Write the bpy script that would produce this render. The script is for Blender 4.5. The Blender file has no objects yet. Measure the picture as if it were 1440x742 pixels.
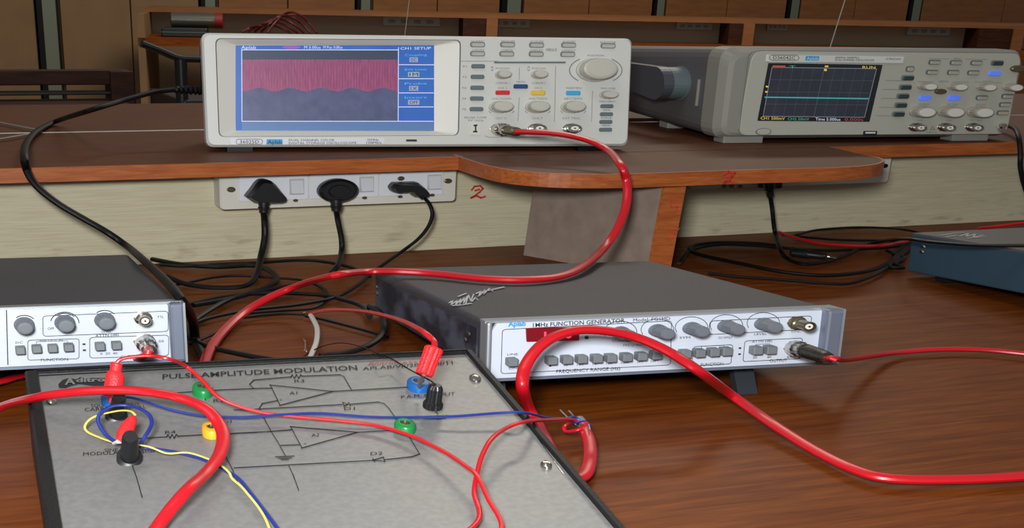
import bpy, bmesh, math, random
from mathutils import Vector, Matrix
random.seed(7)
S = 0.27                                   # metres per scene unit (camera stands one unit above the worktop)
scn = bpy.context.scene
col = scn.collection

# ------------------------------------------------------------------ camera
F_PX, CX, CY, TH, RO = 1947.7, 537.92, 909.43, 0.454152, -0.022417
Fv = Vector((0, math.cos(TH), -math.sin(TH))); Rv = Vector((1, 0, 0)); Dv = Fv.cross(Rv)
R2 = Rv * math.cos(RO) + Dv * math.sin(RO); D2 = -Rv * math.sin(RO) + Dv * math.cos(RO)
CAMP = Vector((0, 0, S))
cd = bpy.data.cameras.new('camera'); cam = bpy.data.objects.new('camera', cd); col.objects.link(cam)
m = Matrix((R2, -D2, -Fv)).transposed().to_4x4(); m.translation = CAMP
cam.matrix_world = m
cd.sensor_width = 36; cd.sensor_fit = 'HORIZONTAL'; cd.lens = 36 * F_PX / 1440
cd.shift_x = (720 - CX) / 1440; cd.shift_y = (CY - 371) / 1440; cd.clip_start = 0.02
scn.camera = cam

# ------------------------------------------------------------------ world, lights, exposure
wd = bpy.data.worlds.new('world'); scn.world = wd; wd.use_nodes = True
wd.node_tree.nodes['Background'].inputs[0].default_value = (0.95, 0.96, 0.98, 1)
wd.node_tree.nodes['Background'].inputs[1].default_value = 0.22
def area(name, loc, target, sx, sy, power, color=(1, 1, 1)):
    l = bpy.data.lights.new(name, 'AREA'); l.shape = 'RECTANGLE'; l.size = sx; l.size_y = sy
    l.energy = power; l.color = color
    o = bpy.data.objects.new(name, l); col.objects.link(o); o.location = loc
    o.rotation_euler = (Vector(target) - Vector(loc)).to_track_quat('-Z', 'Y').to_euler()
    return o
area('camera_flash', (-0.07, -0.03, 0.37), (0.15, 1.2, 0.05), 0.12, 0.10, 15, (0.98, 0.99, 1.0))
area('ceiling_lamp', (-0.7, 0.4, 2.2), (0.1, 1.2, 0), 1.6, 0.6, 10, (1, 0.98, 0.95))
area('far_fill_light', (0.8, 4.6, 2.3), (0.4, 5.4, 0), 1.8, 0.8, 85, (1, 0.90, 0.72))  # unseen warm fill, added to brighten the far bench and cupboards
scn.view_settings.view_transform = 'Standard'; scn.view_settings.look = 'None'
scn.view_settings.exposure = 0.0; scn.view_settings.gamma = 1; scn.view_settings.use_curve_mapping = False

# ------------------------------------------------------------------ places: pixel of the photo -> point on a real plane
def ray(px, py):
    return (Fv * F_PX + R2 * (px - CX) + D2 * (py - CY)).normalized()
def hit(px, py, P0, N):
    d = ray(px, py); return CAMP + d * ((P0 - CAMP).dot(N) / d.dot(N))
def dist(P): return (P - CAMP).dot(Fv)
def rpx(P, w): return w * dist(P) / F_PX    # metres for w pixels at P
YW = 0.37917
WN = Vector((-math.sin(YW), math.cos(YW), 0)); WW = Vector((math.cos(YW), math.sin(YW), 0)); UP = Vector((0, 0, 1))
def G(px, py, z=0.0): return hit(px, py, Vector((0, 0, z * S)), UP)         # on a level plane
def WL(px, py, dn): return hit(px, py, WN * dn * S, WN)                      # on a plane parallel to the bench back
def frame(yaw, tilt, x, y, z):
    W = Vector((math.cos(yaw), math.sin(yaw), 0)); d0 = Vector((-math.sin(yaw), math.cos(yaw), 0))
    D = d0 * math.cos(tilt) - UP * math.sin(tilt); H = UP * math.cos(tilt) + d0 * math.sin(tilt)
    M = Matrix((W, D, H)).transposed().to_4x4(); M.translation = Vector((x, y, z)) * S
    return M

class Plane:
    """a flat side of a thing, in that thing's own coordinates"""
    def __init__(s, M, o, a, b):
        s.M, s.o, s.a, s.b = M, Vector(o), Vector(a), Vector(b); s.n = s.a.cross(s.b)
        s.Mi = M.inverted(); s.R = M.to_3x3()
    def uv(s, px, py, n=0.0):
        P = hit(px, py, s.M @ (s.o + s.n * n), s.R @ s.n); q = s.Mi @ P - s.o
        return (q.dot(s.a), q.dot(s.b))
    def p(s, u, v, n=0.0): return s.o + s.a * u + s.b * v + s.n * n
    def loc(s, px, py, n=0.0): u, v = s.uv(px, py, n); return s.p(u, v, n)
    def wp(s, px, py, n=0.0): return s.M @ s.loc(px, py, n)
    def sz(s, px, py, w, h):
        u0, _ = s.uv(px - w / 2, py); u1, _ = s.uv(px + w / 2, py)
        _, v0 = s.uv(px, py + h / 2); _, v1 = s.uv(px, py - h / 2)
        return abs(u1 - u0), abs(v1 - v0)
def face_plane(M, y=0.0): return Plane(M, (0, y, 0), (1, 0, 0), (0, 0, 1))    # normal = -y, towards the viewer
def top_plane(M, z=0.0): return Plane(M, (0, 0, z), (1, 0, 0), (0, 1, 0))

# ------------------------------------------------------------------ mesh building
class MB:
    def __init__(s): s.v = []; s.f = []; s.sm = []; s.mi = []
    def add(s, vs, fs, smooth=False, mi=0):
        b = len(s.v); s.v += [tuple(v) for v in vs]
        for f in fs: s.f.append([b + i for i in f]); s.sm.append(smooth); s.mi.append(mi)
        return s
    def build(s, name, mats, parent=None, M=None):
        me = bpy.data.meshes.new(name); me.from_pydata(s.v, [], s.f)
        me.polygons.foreach_set('use_smooth', s.sm); me.polygons.foreach_set('material_index', s.mi)
        for mt in (mats if isinstance(mats, (list, tuple)) else [mats]): me.materials.append(mt)
        bm = bmesh.new(); bm.from_mesh(me); bmesh.ops.recalc_face_normals(bm, faces=bm.faces)
        for e in bm.edges:
            if len(e.link_faces) == 2 and e.calc_face_angle(0) > .6: e.smooth = False
        bm.to_mesh(me); bm.free()
        o = bpy.data.objects.new(name, me); col.objects.link(o)
        if parent is not None: o.parent = parent
        if M is not None: o.matrix_world = M
        return o
    def box(s, x0, x1, y0, y1, z0, z1, bev=0.0, mi=0):
        bm = bmesh.new(); bmesh.ops.create_cube(bm, size=1)
        for v in bm.verts: v.co = Vector((x0 + (v.co.x + .5) * (x1 - x0), y0 + (v.co.y + .5) * (y1 - y0), z0 + (v.co.z + .5) * (z1 - z0)))
        if bev: bmesh.ops.bevel(bm, geom=bm.edges[:], offset=bev, segments=2, affect='EDGES', profile=.5)
        bm.verts.index_update()
        s.add([v.co[:] for v in bm.verts], [[v.index for v in f.verts] for f in bm.faces], False, mi); bm.free(); return s
    def loft(s, loops, cap0=True, cap1=True, smooth=False, mi=0):
        n = len(loops[0]); vs = [p for l in loops for p in l]; fs = []
        for k in range(len(loops) - 1):
            for i in range(n):
                j = (i + 1) % n; fs.append([k*n+i, k*n+j, (k+1)*n+j, (k+1)*n+i])
        s.add(vs, fs, smooth, mi)
        if cap0: s.add(loops[0], [list(range(n))[::-1]], False, mi)
        if cap1: s.add(loops[-1], [list(range(n))], False, mi)
        return s
    def prism(s, pl, uv, n0, n1, bev=0.0, mi=0):
        L = [[pl.p(u, v, n0) for u, v in uv]]
        if bev:
            L.append([pl.p(u, v, n1 - bev) for u, v in uv]); L.append([pl.p(u, v, n1) for u, v in inset(uv, bev)])
        else: L.append([pl.p(u, v, n1) for u, v in uv])
        return s.loft(L, mi=mi)
    def lathe(s, pl, px, py, rw, rh, prof, seg=28, rib=0, mi=0, n0=0.0):
        """rw, rh: half width and height in pixels of the photo; prof: (share of radius, metres off the plane)"""
        u, v = pl.uv(px, py, n0); w, h = pl.sz(px, py, 2 * rw, 2 * rh)
        return s.lathe_uv(pl, u, v, w / 2, h / 2, prof, seg, rib, mi)
    def lathe_uv(s, pl, u, v, w, h, prof, seg=28, rib=0, mi=0):
        loops = []
        if rib: seg = rib * 2
        for r, n in prof:
            L = []
            for i in range(seg):
                a = 2 * math.pi * i / seg; rr = r * (0.93 if (rib and i % 2) else 1)
                L.append(pl.p(u + math.cos(a) * w * rr, v + math.sin(a) * h * rr, n))
            loops.append(L)
        return s.loft(loops, smooth=not rib, mi=mi)
    def rod(s, p0, p1, prof, r, seg=20, squash=.62, mi=0, rib=0):
        """solid of revolution from p0 to p1; prof: (share of length, share of r)"""
        p0, p1 = Vector(p0), Vector(p1); ax = (p1 - p0).normalized()
        a = ax.cross(UP if abs(ax.z) < .95 else Vector((0, 1, 0))).normalized(); b = ax.cross(a)
        loops = []
        if rib: seg = rib * 2
        for t, k in prof:
            c = p0.lerp(p1, t); L = []
            for i in range(seg):
                g = 2 * math.pi * i / seg; o = (a * math.cos(g) + b * math.sin(g)) * r * k * (0.92 if (rib and i % 2) else 1)
                o.z *= squash; L.append(c + o)
            loops.append(L)
        return s.loft(loops, smooth=not rib, mi=mi)
    def tube(s, pts, r, seg=10, squash=.62, mi=0, sub=8, taper=None):
        P = smooth_path(pts, sub); n = len(P); loops = []; a = None
        for i in range(n):
            t = (P[min(i+1, n-1)] - P[max(i-1, 0)]).normalized()
            if a is None: a = t.cross(UP if abs(t.z) < .9 else Vector((0, 1, 0))).normalized()
            a = (a - t * a.dot(t)).normalized(); b = t.cross(a); L = []
            for k in range(seg):
                g = 2 * math.pi * k / seg; o = (a * math.cos(g) + b * math.sin(g)) * r; o.z *= squash; L.append(P[i] + o)
            loops.append(L)
        return s.loft(loops, smooth=True, mi=mi)
    def line(s, pl, pts, w, n=0.0006, closed=False, mi=0):
        """thin printed line through photo pixels; w in pixels of height"""
        uv = [pl.uv(*p) for p in pts]; k = pl.sz(pts[0][0], pts[0][1], 8, 8)
        return s.line_uv(pl, uv, w * k[0] / 8 * .5, w * k[1] / 8 * .5, n, closed, mi)
    def line_uv(s, pl, uv, hw, hh, n, closed=False, mi=0):
        if closed: uv = uv + [uv[0]]
        for (u0, v0), (u1, v1) in zip(uv, uv[1:]):
            du, dv = u1 - u0, v1 - v0; l = math.hypot(du, dv) or 1e-9; x, y = -dv / l * hw, du / l * hh
            eu, ev = du / l * hh * .8, dv / l * hh * .8
            q = [(u0 - eu + x, v0 - ev + y), (u0 - eu - x, v0 - ev - y), (u1 + eu - x, v1 + ev - y), (u1 + eu + x, v1 + ev + y)]
            s.add([pl.p(a, b, n) for a, b in q], [[0, 1, 2, 3]], False, mi)
        return s
    def quad(s, pl, pts, n=0.0005, mi=0):
        s.add([pl.loc(*p, 0) + pl.n * n for p in pts], [list(range(len(pts)))], False, mi); return s
    def text(s, pl, txt, p0, p1, h, n=0.0006, mi=0, bold=0.0):
        """writing whose baseline runs from pixel p0 to pixel p1, capitals h pixels high"""
        V, Fc, x0, x1, hh = glyphs(txt, bold)
        u0, v0 = pl.uv(*p0); u1, v1 = pl.uv(*p1); ub, vb = pl.uv(p0[0], p0[1] - h)
        dx, dy = (u1 - u0) / (x1 - x0), (v1 - v0) / (x1 - x0); k = (vb - v0) / hh
        kx = (ub - u0) / hh
        s.add([pl.p(u0 + (x - x0) * dx + y * kx, v0 + (x - x0) * dy + y * k, n) for x, y in V], Fc, False, mi); return s

def inset(uv, d):
    n = len(uv); cx = sum(u for u, v in uv) / n; cy = sum(v for u, v in uv) / n
    out = []
    for u, v in uv:
        l = math.hypot(u - cx, v - cy) or 1; out.append((u - (u - cx) / l * d, v - (v - cy) / l * d))
    return out
def smooth_path(pts, sub=8):
    P = [Vector(p) for p in pts]
    if len(P) < 3: return P
    P = [P[0] * 2 - P[1]] + P + [P[-1] * 2 - P[-2]]; out = []
    for i in range(1, len(P) - 2):
        for k in range(sub):
            t = k / sub; a, b, c, d = P[i-1], P[i], P[i+1], P[i+2]
            out.append(0.5 * ((2*b) + (c-a)*t + (2*a-5*b+4*c-d)*t*t + (3*b-a-3*c+d)*t*t*t))
    out.append(P[-2]); return out
def rounded(pts, r, k=4):
    """round the corners of a polygon in the plane"""
    n = len(pts); out = []
    for i in range(n):
        p, a, b = Vector(pts[i]), Vector(pts[i-1]), Vector(pts[(i+1) % n])
        ra = min(r, (a - p).length * .45); rb = min(r, (b - p).length * .45)
        s0 = p + (a - p).normalized() * ra; s1 = p + (b - p).normalized() * rb
        for j in range(k + 1):
            t = j / k; q = s0 * (1-t)**2 + p * 2*t*(1-t) + s1 * t*t; out.append((q.x, q.y))
    return out
def pxrect(pl, px, py, w, h, r=0.3, n=0.0):
    u, v = pl.uv(px, py, n); a, b = pl.sz(px, py, w, h); a /= 2; b /= 2
    return rounded([(u-a, v-b), (u+a, v-b), (u+a, v+b), (u-a, v+b)], min(a, b) * 2 * r)
_gc = {}
def glyphs(txt, bold=0.0):
    key = (txt, bold)
    if key in _gc: return _gc[key]
    c = bpy.data.curves.new('lettering', 'FONT'); c.body = txt; c.size = 1; c.resolution_u = 2; c.offset = bold
    o = bpy.data.objects.new('lettering', c); col.objects.link(o)
    dg = bpy.context.evaluated_depsgraph_get(); me = o.evaluated_get(dg).to_mesh()
    V = [(v.co.x, v.co.y) for v in me.vertices]; Fc = [list(p.vertices) for p in me.polygons]
    o.evaluated_get(dg).to_mesh_clear(); bpy.data.objects.remove(o); bpy.data.curves.remove(c)
    x0 = min(x for x, y in V); x1 = max(x for x, y in V); _gc[key] = (V, Fc, x0, x1, 0.69); return _gc[key]

def tag(o, label=None, cat=None, group=None, kind=None):
    if label: o['label'] = label
    if cat: o['category'] = cat
    if group: o['group'] = group
    if kind: o['kind'] = kind
    return o
def thing(name, label, cat, M, group=None):
    o = bpy.data.objects.new(name, None); o.empty_display_size = .02; col.objects.link(o); o.matrix_world = M
    return tag(o, label, cat, group)

# ------------------------------------------------------------------ materials
def lin(c): return tuple((x / 255 / 12.92 if x / 255 <= .04045 else ((x / 255 + .055) / 1.055) ** 2.4) for x in c) + (1,)
def mat(name, rgb, rough=.5, metal=0.0, spec=.5, noise=None, bump=None, emit=0.0, coat=0.0):
    """noise = (rgb2, scale, stretch xyz, low, high); bump = (scale, strength)"""
    mt = bpy.data.materials.new(name); mt.use_nodes = True; nt = mt.node_tree; b = nt.nodes['Principled BSDF']
    b.inputs['Base Color'].default_value = lin(rgb); b.inputs['Roughness'].default_value = rough
    b.inputs['Metallic'].default_value = metal; b.inputs['Specular IOR Level'].default_value = spec
    b.inputs['Coat Weight'].default_value = coat
    if emit:
        b.inputs['Emission Color'].default_value = lin(rgb); b.inputs['Emission Strength'].default_value = emit
    tc = nt.nodes.new('ShaderNodeTexCoord')
    if noise:
        rgb2, sc, st, lo, hi = noise
        mp = nt.nodes.new('ShaderNodeMapping'); mp.inputs['Scale'].default_value = st
        nz = nt.nodes.new('ShaderNodeTexNoise'); nz.inputs['Scale'].default_value = sc; nz.inputs['Detail'].default_value = 6
        rp = nt.nodes.new('ShaderNodeValToRGB')
        rp.color_ramp.elements[0].position = lo; rp.color_ramp.elements[0].color = lin(rgb)
        rp.color_ramp.elements[1].position = hi; rp.color_ramp.elements[1].color = lin(rgb2)
        nt.links.new(tc.outputs['Object'], mp.inputs[0]); nt.links.new(mp.outputs[0], nz.inputs['Vector'])
        nt.links.new(nz.outputs['Fac'], rp.inputs[0]); nt.links.new(rp.outputs[0], b.inputs['Base Color'])
        if emit: nt.links.new(rp.outputs[0], b.inputs['Emission Color'])
    if bump:
        nb = nt.nodes.new('ShaderNodeTexNoise'); nb.inputs['Scale'].default_value = bump[0]
        bp = nt.nodes.new('ShaderNodeBump'); bp.inputs['Strength'].default_value = bump[1]; bp.inputs['Distance'].default_value = .001
        nt.links.new(tc.outputs['Object'], nb.inputs['Vector']); nt.links.new(nb.outputs['Fac'], bp.inputs['Height'])
        nt.links.new(bp.outputs[0], b.inputs['Normal'])
    return mt
def wood(name, c1, c2, c3, sc=3.0, st=(2, 26, 26), rough=.4, spec=.4, fine=.5):
    mt = mat(name, c1, rough, spec=spec); nt = mt.node_tree; b = nt.nodes['Principled BSDF']; L = nt.links.new
    tc = nt.nodes.new('ShaderNodeTexCoord'); mp = nt.nodes.new('ShaderNodeMapping'); mp.inputs['Scale'].default_value = st
    n1 = nt.nodes.new('ShaderNodeTexNoise'); n1.inputs['Scale'].default_value = sc; n1.inputs['Detail'].default_value = 4; n1.inputs['Distortion'].default_value = .6
    mp2 = nt.nodes.new('ShaderNodeMapping'); mp2.inputs['Scale'].default_value = (st[0] * 2.5, st[1] * 4, st[2] * 4)
    n2 = nt.nodes.new('ShaderNodeTexNoise'); n2.inputs['Scale'].default_value = sc; n2.inputs['Detail'].default_value = 8; n2.inputs['Roughness'].default_value = .7
    r1 = nt.nodes.new('ShaderNodeValToRGB'); r2 = nt.nodes.new('ShaderNodeValToRGB'); mx = nt.nodes.new('ShaderNodeMixRGB'); mx.blend_type = 'MULTIPLY'
    r1.color_ramp.elements[0].position = .32; r1.color_ramp.elements[0].color = lin(c1)
    r1.color_ramp.elements[1].position = .68; r1.color_ramp.elements[1].color = lin(c3)
    e = r1.color_ramp.elements.new(.5); e.color = lin(c2)
    r2.color_ramp.elements[0].position = .38; r2.color_ramp.elements[0].color = (.45, .42, .40, 1)
    r2.color_ramp.elements[1].position = .55; r2.color_ramp.elements[1].color = (1, 1, 1, 1)
    L(tc.outputs['Object'], mp.inputs[0]); L(tc.outputs['Object'], mp2.inputs[0])
    L(mp.outputs[0], n1.inputs['Vector']); L(mp2.outputs[0], n2.inputs['Vector'])
    L(n1.outputs['Fac'], r1.inputs[0]); L(n2.outputs['Fac'], r2.inputs[0])
    mx.inputs[0].default_value = fine; L(r1.outputs[0], mx.inputs[1]); L(r2.outputs[0], mx.inputs[2]); L(mx.outputs[0], b.inputs['Base Color'])
    return mt
def laminate_with_stains(name):
    mt = mat(name, (200, 192, 160), .55, spec=.3); nt = mt.node_tree; b = nt.nodes['Principled BSDF']; L = nt.links.new
    tc = nt.nodes.new('ShaderNodeTexCoord')
    def noise(st, sc, lo, hi, c0, c1, det=3):
        mp = nt.nodes.new('ShaderNodeMapping'); mp.inputs['Scale'].default_value = st
        n = nt.nodes.new('ShaderNodeTexNoise'); n.inputs['Scale'].default_value = sc; n.inputs['Detail'].default_value = det
        r = nt.nodes.new('ShaderNodeValToRGB'); r.color_ramp.elements[0].position = lo; r.color_ramp.elements[1].position = hi
        r.color_ramp.elements[0].color = c0; r.color_ramp.elements[1].color = c1
        L(tc.outputs['Object'], mp.inputs[0]); L(mp.outputs[0], n.inputs['Vector']); L(n.outputs['Fac'], r.inputs[0]); return r
    weave = noise((26, 26, 900), 1.0, .3, .7, lin((184, 176, 146)), lin((200, 193, 164)))
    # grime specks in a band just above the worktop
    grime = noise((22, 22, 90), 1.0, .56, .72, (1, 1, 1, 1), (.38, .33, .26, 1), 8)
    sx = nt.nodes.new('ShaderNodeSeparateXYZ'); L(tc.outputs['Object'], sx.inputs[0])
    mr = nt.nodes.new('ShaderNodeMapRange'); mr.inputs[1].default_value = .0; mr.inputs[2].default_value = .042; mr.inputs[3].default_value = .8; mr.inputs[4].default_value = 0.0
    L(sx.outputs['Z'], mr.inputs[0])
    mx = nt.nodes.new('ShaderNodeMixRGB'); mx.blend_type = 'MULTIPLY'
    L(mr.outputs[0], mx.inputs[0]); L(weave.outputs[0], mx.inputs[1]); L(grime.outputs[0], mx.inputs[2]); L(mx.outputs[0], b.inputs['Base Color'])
    return mt

TABLE = wood('table_wood', (98, 46, 10), (113, 56, 14), (126, 67, 22), 2.2, (5, 60, 60), .48, .10, .45)
EDGE = wood('edge_wood', (146, 74, 30), (162, 86, 38), (174, 98, 48), 3.0, (9, 60, 130), .42, .4, .35)
BROWN = mat('brown_laminate', (92, 54, 34), .55, spec=.15, noise=((106, 66, 43), 30, (1, 8, 8), .3, .7))
GREYBROWN = mat('grey_brown_laminate', (124, 108, 96), .6, noise=((140, 124, 110), 60, (1, 1, 1), .3, .7))
CREAM = laminate_with_stains('cream_laminate')
WHITEPL = mat('white_plastic', (214, 217, 222), .4)
IVORY = mat('ivory_plastic', (206, 204, 192), .5)
SCOPEW = mat('scope_white', (205, 206, 200), .42, bump=(900, .08))
SCOPEW2 = mat('scope_cream', (212, 211, 201), .45)
KNOBW = mat('knob_cream', (190, 188, 176), .45)
BTNG = mat('button_grey', (96, 110, 112), .5)
BTNL = mat('button_light', (176, 178, 172), .5)
BTNLR = mat('button_rim', (120, 122, 118), .6)
RED = mat('red_plastic', (205, 40, 44), .4); YEL = mat('yellow_plastic', (224, 186, 60), .4)
CYN = mat('cyan_plastic', (60, 165, 215), .4); BLU = mat('blue_plastic', (28, 70, 130), .4)
INK = mat('ink', (24, 26, 30), .6); INKG = mat('ink_grey', (110, 112, 112), .6)
CYANINK = mat('cyan_ink', (50, 160, 215), .5)
S2CASE = mat('scope_case_grey', (92, 90, 92), .5, bump=(700, .1))
S2BEZ = mat('scope_bezel_grey', (140, 138, 130), .34)
S2FACE = mat('scope_fascia', (172, 173, 160), .45)
S2KNOB = mat('scope_knob', (168, 162, 148), .5)
GLOW = mat('lit_button', (84, 120, 235), .4, emit=.4)
DKGREEN = mat('dark_button', (38, 62, 60), .5)
COVER = mat('dark_cover', (56, 57, 61), .55, spec=.35, noise=((68, 69, 74), 500, (1, 1, 1), .35, .65), bump=(1400, .2))
SIDE = mat('dark_side', (34, 38, 50), .45, noise=((78, 84, 98), 22, (1, 1, 2.5), .42, .62), bump=(500, .2))
FASCIA = mat('instrument_fascia', (200, 208, 220), .4)
BEZ = mat('bezel_aluminium', (112, 120, 136), .4, .3)
BEZL = mat('bezel_edge', (160, 166, 172), .35, .5)
KNOBG = mat('knob_grey', (104, 110, 118), .5)
BTN = mat('push_button_grey', (112, 118, 122), .5)
METAL = mat('nickel', (190, 186, 176), .25, 1.0)
BRASS = mat('aged_brass', (120, 112, 88), .35, .8)
INSUL = mat('insulator', (232, 228, 214), .5)
BLACK = mat('black_plastic', (22, 23, 25), .4); RUBBER = mat('black_rubber', (8, 8, 9), .5, spec=.22)
BLACKM = mat('black_leatherette', (13, 14, 15), .55, bump=(500, .4))
REDC = mat('red_cable', (188, 18, 30), .32, spec=.45); REDP = mat('red_sleeve', (232, 34, 40), .5, bump=(900, .5))
BLUEW = mat('blue_wire', (28, 46, 128), .4); YELW = mat('yellow_wire', (222, 206, 96), .4); WHW = mat('pale_wire', (190, 186, 176), .5)
PANEL = mat('panel_aluminium', (128, 128, 127), .42, .25, noise=((138, 138, 136), 260, (1, 1, 1), .35, .65))
GREEN = mat('green_plastic', (22, 128, 62), .35); YTERM = mat('yellow_terminal', (232, 170, 40), .35); BTERM = mat('blue_terminal', (24, 92, 160), .35)
REDMARK = mat('red_paint', (188, 52, 36), .6); WHCHALK = mat('white_pen', (205, 208, 210), .6)
REDDARK = mat('led_window', (110, 10, 22), .3, emit=.25); LED = mat('led_digits', (255, 60, 80), .4, emit=1.0)
TEAL = mat('teal_side', (44, 68, 82), .5, bump=(600, .2)); TEALTOP = mat('instrument_lid', (84, 80, 80), .5)
WALLM = mat('wall_paint', (120, 92, 64), .8)
CUPB = mat('cupboard_wood', (118, 72, 34), .6, noise=((132, 84, 42), 8, (1, 1, 6), .3, .7))
CUPT = mat('cupboard_tan', (112, 86, 56), .65, noise=((124, 96, 64), 6, (1, 1, 1), .3, .7))
STEEL = mat('post_steel', (110, 118, 104), .45, .3)
DKWOOD = wood('dark_wood', (44, 20, 12), (54, 26, 16), (64, 34, 20), 3, (4, 30, 30), .6, .2)
FLOORM = mat('floor_tiles', (92, 66, 50), .5, noise=((104, 78, 60), 5, (1, 1, 1), .3, .7))
TANB = mat('far_bench_panel', (150, 132, 104), .6)

# ------------------------------------------------------------------ the room
ID = Matrix.Identity(4); MW = frame(YW, 0, 0, 0, 0)
FZ = -0.46
tag(MB().box(-14, 14, -3, 30, -.05, 0).build('floor', FLOORM, None, MW @ Matrix.Translation((0, 0, FZ))), kind='structure')
tag(MB().box(-14, 14, 8.0, 8.1, FZ, 2.6).build('wall_back', WALLM, None, MW), kind='structure')

ZS, TK = 0.37282, 0.04627
# ------------------------------------------------------------------ near workbench (local x along the bench, y away)
def u(*a): return [x * S for x in a]
wb = thing('workbench', 'long wooden workbench carrying the instruments, with raised shelf and cream back board', 'workbench', MW)
MB().box(-6*S, 9*S, .9*S, 9.7*S, -.10*S, 0, .002).build('table_top', TABLE, wb)
MB().box(-6*S, 9*S, .885*S, .9*S, -.10*S, 0).build('front_edging', EDGE, wb)
MB().box(-6*S, 9*S, 5.215*S, 5.26*S, 0.0002, (ZS-TK)*S).build('back_panel', CREAM, wb)
MB().box(-6*S, 9*S, 7.15*S, 7.2*S, 0.0002, (ZS-TK)*S).build('far_back_panel', CREAM, wb)
for x0 in (-5.8, 1.5, 8.6): MB().box(x0*S, (x0+.15)*S, 1.3*S, 9.3*S, FZ, -.10*S).build('leg_panel', GREYBROWN, wb)
MB().box(-6*S, 9*S, 5.043*S, 6.125*S, (ZS-TK)*S, ZS*S).build('near_shelf_board', BROWN, wb)
MB().box(-6*S, 9*S, 6.137*S, 7.4*S, (ZS-TK)*S, ZS*S).build('far_shelf_board', BROWN, wb)
MB().box(-6*S, 9*S, 6.125*S, 6.137*S, (ZS-TK)*S, ZS*S+.0006).build('joint_strip', WHW, wb)
WPf = Plane(MW, (0, 5.215*S, 0), (1, 0, 0), (0, 0, 1))
WPt = Plane(MW, (0, 0, ZS*S), (1, 0, 0), (0, 1, 0))
xl = WPt.uv(641, 217.5)[0]; xr = WPt.uv(1165, 206)[0]
MB().box(-6*S, xl, 5.031*S, 5.043*S, (ZS-TK)*S, ZS*S+.0003).build('shelf_edging', EDGE, wb)
MB().box(xr, 9*S, 5.031*S, 5.043*S, (ZS-TK)*S, ZS*S+.0003).build('shelf_edging', EDGE, wb)
# bow-fronted extension of the shelf
ext_px = [(641,217.5),(656,223),(689.5,233),(725.6,239.5),(786.7,243.9),(870,244.4),(953,241.9),(1038.6,239),(1157,236),(1205,233.5),(1228,230.8),(1238,227.5),(1239,224.5),(1230,221),(1201.7,214.8),(1165,206)]
e3 = smooth_path([WPt.p(*WPt.uv(*p)) for p in ext_px], 5)
euv = [(p.x, p.y) for p in e3]
top = MB(); loop = euv + [(xr, 5.05*S), (xl, 5.05*S)]
top.prism(WPt, loop, -TK*S, 0); ext = top.build('shelf_extension', BROWN, wb)
ed = MB(); th = .012 * S
nrm = []
for i in range(len(euv)):
    a = euv[max(i-1, 0)]; b = euv[min(i+1, len(euv)-1)]; dx, dy = b[0]-a[0], b[1]-a[1]; l = math.hypot(dx, dy); nrm.append((dy/l, -dx/l))
outer = [(p[0]+n[0]*th, p[1]+n[1]*th) for p, n in zip(euv, nrm)]
L = [[WPt.p(*p, .0003) for p in euv], [WPt.p(*p, .0003) for p in outer], [WPt.p(*p, -TK*S) for p in outer], [WPt.p(*p, -TK*S) for p in euv]]
for k in range(4):
    A, B = L[k], L[(k+1) % 4]; n = len(A)
    ed.add(A + B, [[i, i+1, n+i+1, n+i] for i in range(n-1)])
ed.build('extension_edging', EDGE, wb)
# upright partition under the extension
MWi = MW.inverted()
A = MWi @ G(736, 359); yx = (MWi @ G(940, 242, ZS)).y + .02*S; pyb = 420
while (MWi @ G(912, pyb)).y < yx: pyb -= .5
B = MWi @ G(912, pyb); C = MWi @ G(941, pyb - 1)
dirn = (B - A); dirn.z = 0; off = C - B; off.z = 0; ztop = (ZS-TK)*S
pt = MB()
def vert_prism(mb, pts, z0, z1):
    n = len(pts); mb.loft([[Vector((p.x, p.y, z0)) for p in pts], [Vector((p.x, p.y, z1)) for p in pts]]); return mb
B1 = B - dirn.normalized() * .012 * S
lean = Vector((rpx(G(911, 400), 12), 0, 0))
def lean_prism(mb, pts, z0, z1): mb.loft([[Vector((p.x, p.y, z0)) for p in pts], [Vector((p.x, p.y, z1)) + lean for p in pts]]); return mb
lean_prism(pt, [A, B1, B1 + off, A + off], .0002, ztop); part = pt.build('partition', GREYBROWN, wb)
pe = MB(); lean_prism(pe, [B1, B, B + off, B1 + off], .0002, ztop); pe.build('edge_strip', EDGE, part)
# brush-painted numbers
def painted(name, M, planedef, strokes, parent, w=2.2):
    mb = MB()
    for st in strokes: mb.line(planedef, st, w, .0006)
    o = mb.build(name, REDMARK, parent); o['label'] = 'number hand painted in red'; return o
painted('painted_number', MW, WPf, [[(663,267),(667,262),(675,261),(679,265),(674,270),(666,276),(662,278)], [(662,278),(670,275),(676,278),(682,276)], [(668,268),(674,266)]], wb, 2.6)
PEf = Plane(MW, (0, (MWi @ G(1028, 240, ZS)).y - .016*S, 0), (1, 0, 0), (0, 0, 1))
painted('painted_number', MW, PEf, [[(1017,245),(1024,241),(1033,243),(1028,249),(1020,255),(1017,257)], [(1016,257),(1026,254),(1034,257)], [(1021,248),(1030,247)]], wb, 3)
oa = off.normalized(); ob = (lean + Vector((0, 0, ztop))).normalized(); ob = (ob - oa*ob.dot(oa)).normalized(); PSf = Plane(MW, B, oa, ob)
painted('painted_number', MW, PSf, [[(944,283),(953,281)], [(944,283),(943,290),(952,291),(951,297),(942,298)], [(950,291),(958,290)], [(938,322),(948,328),(955,321)], [(936,336),(950,334)]], part, 1.6)

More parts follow.
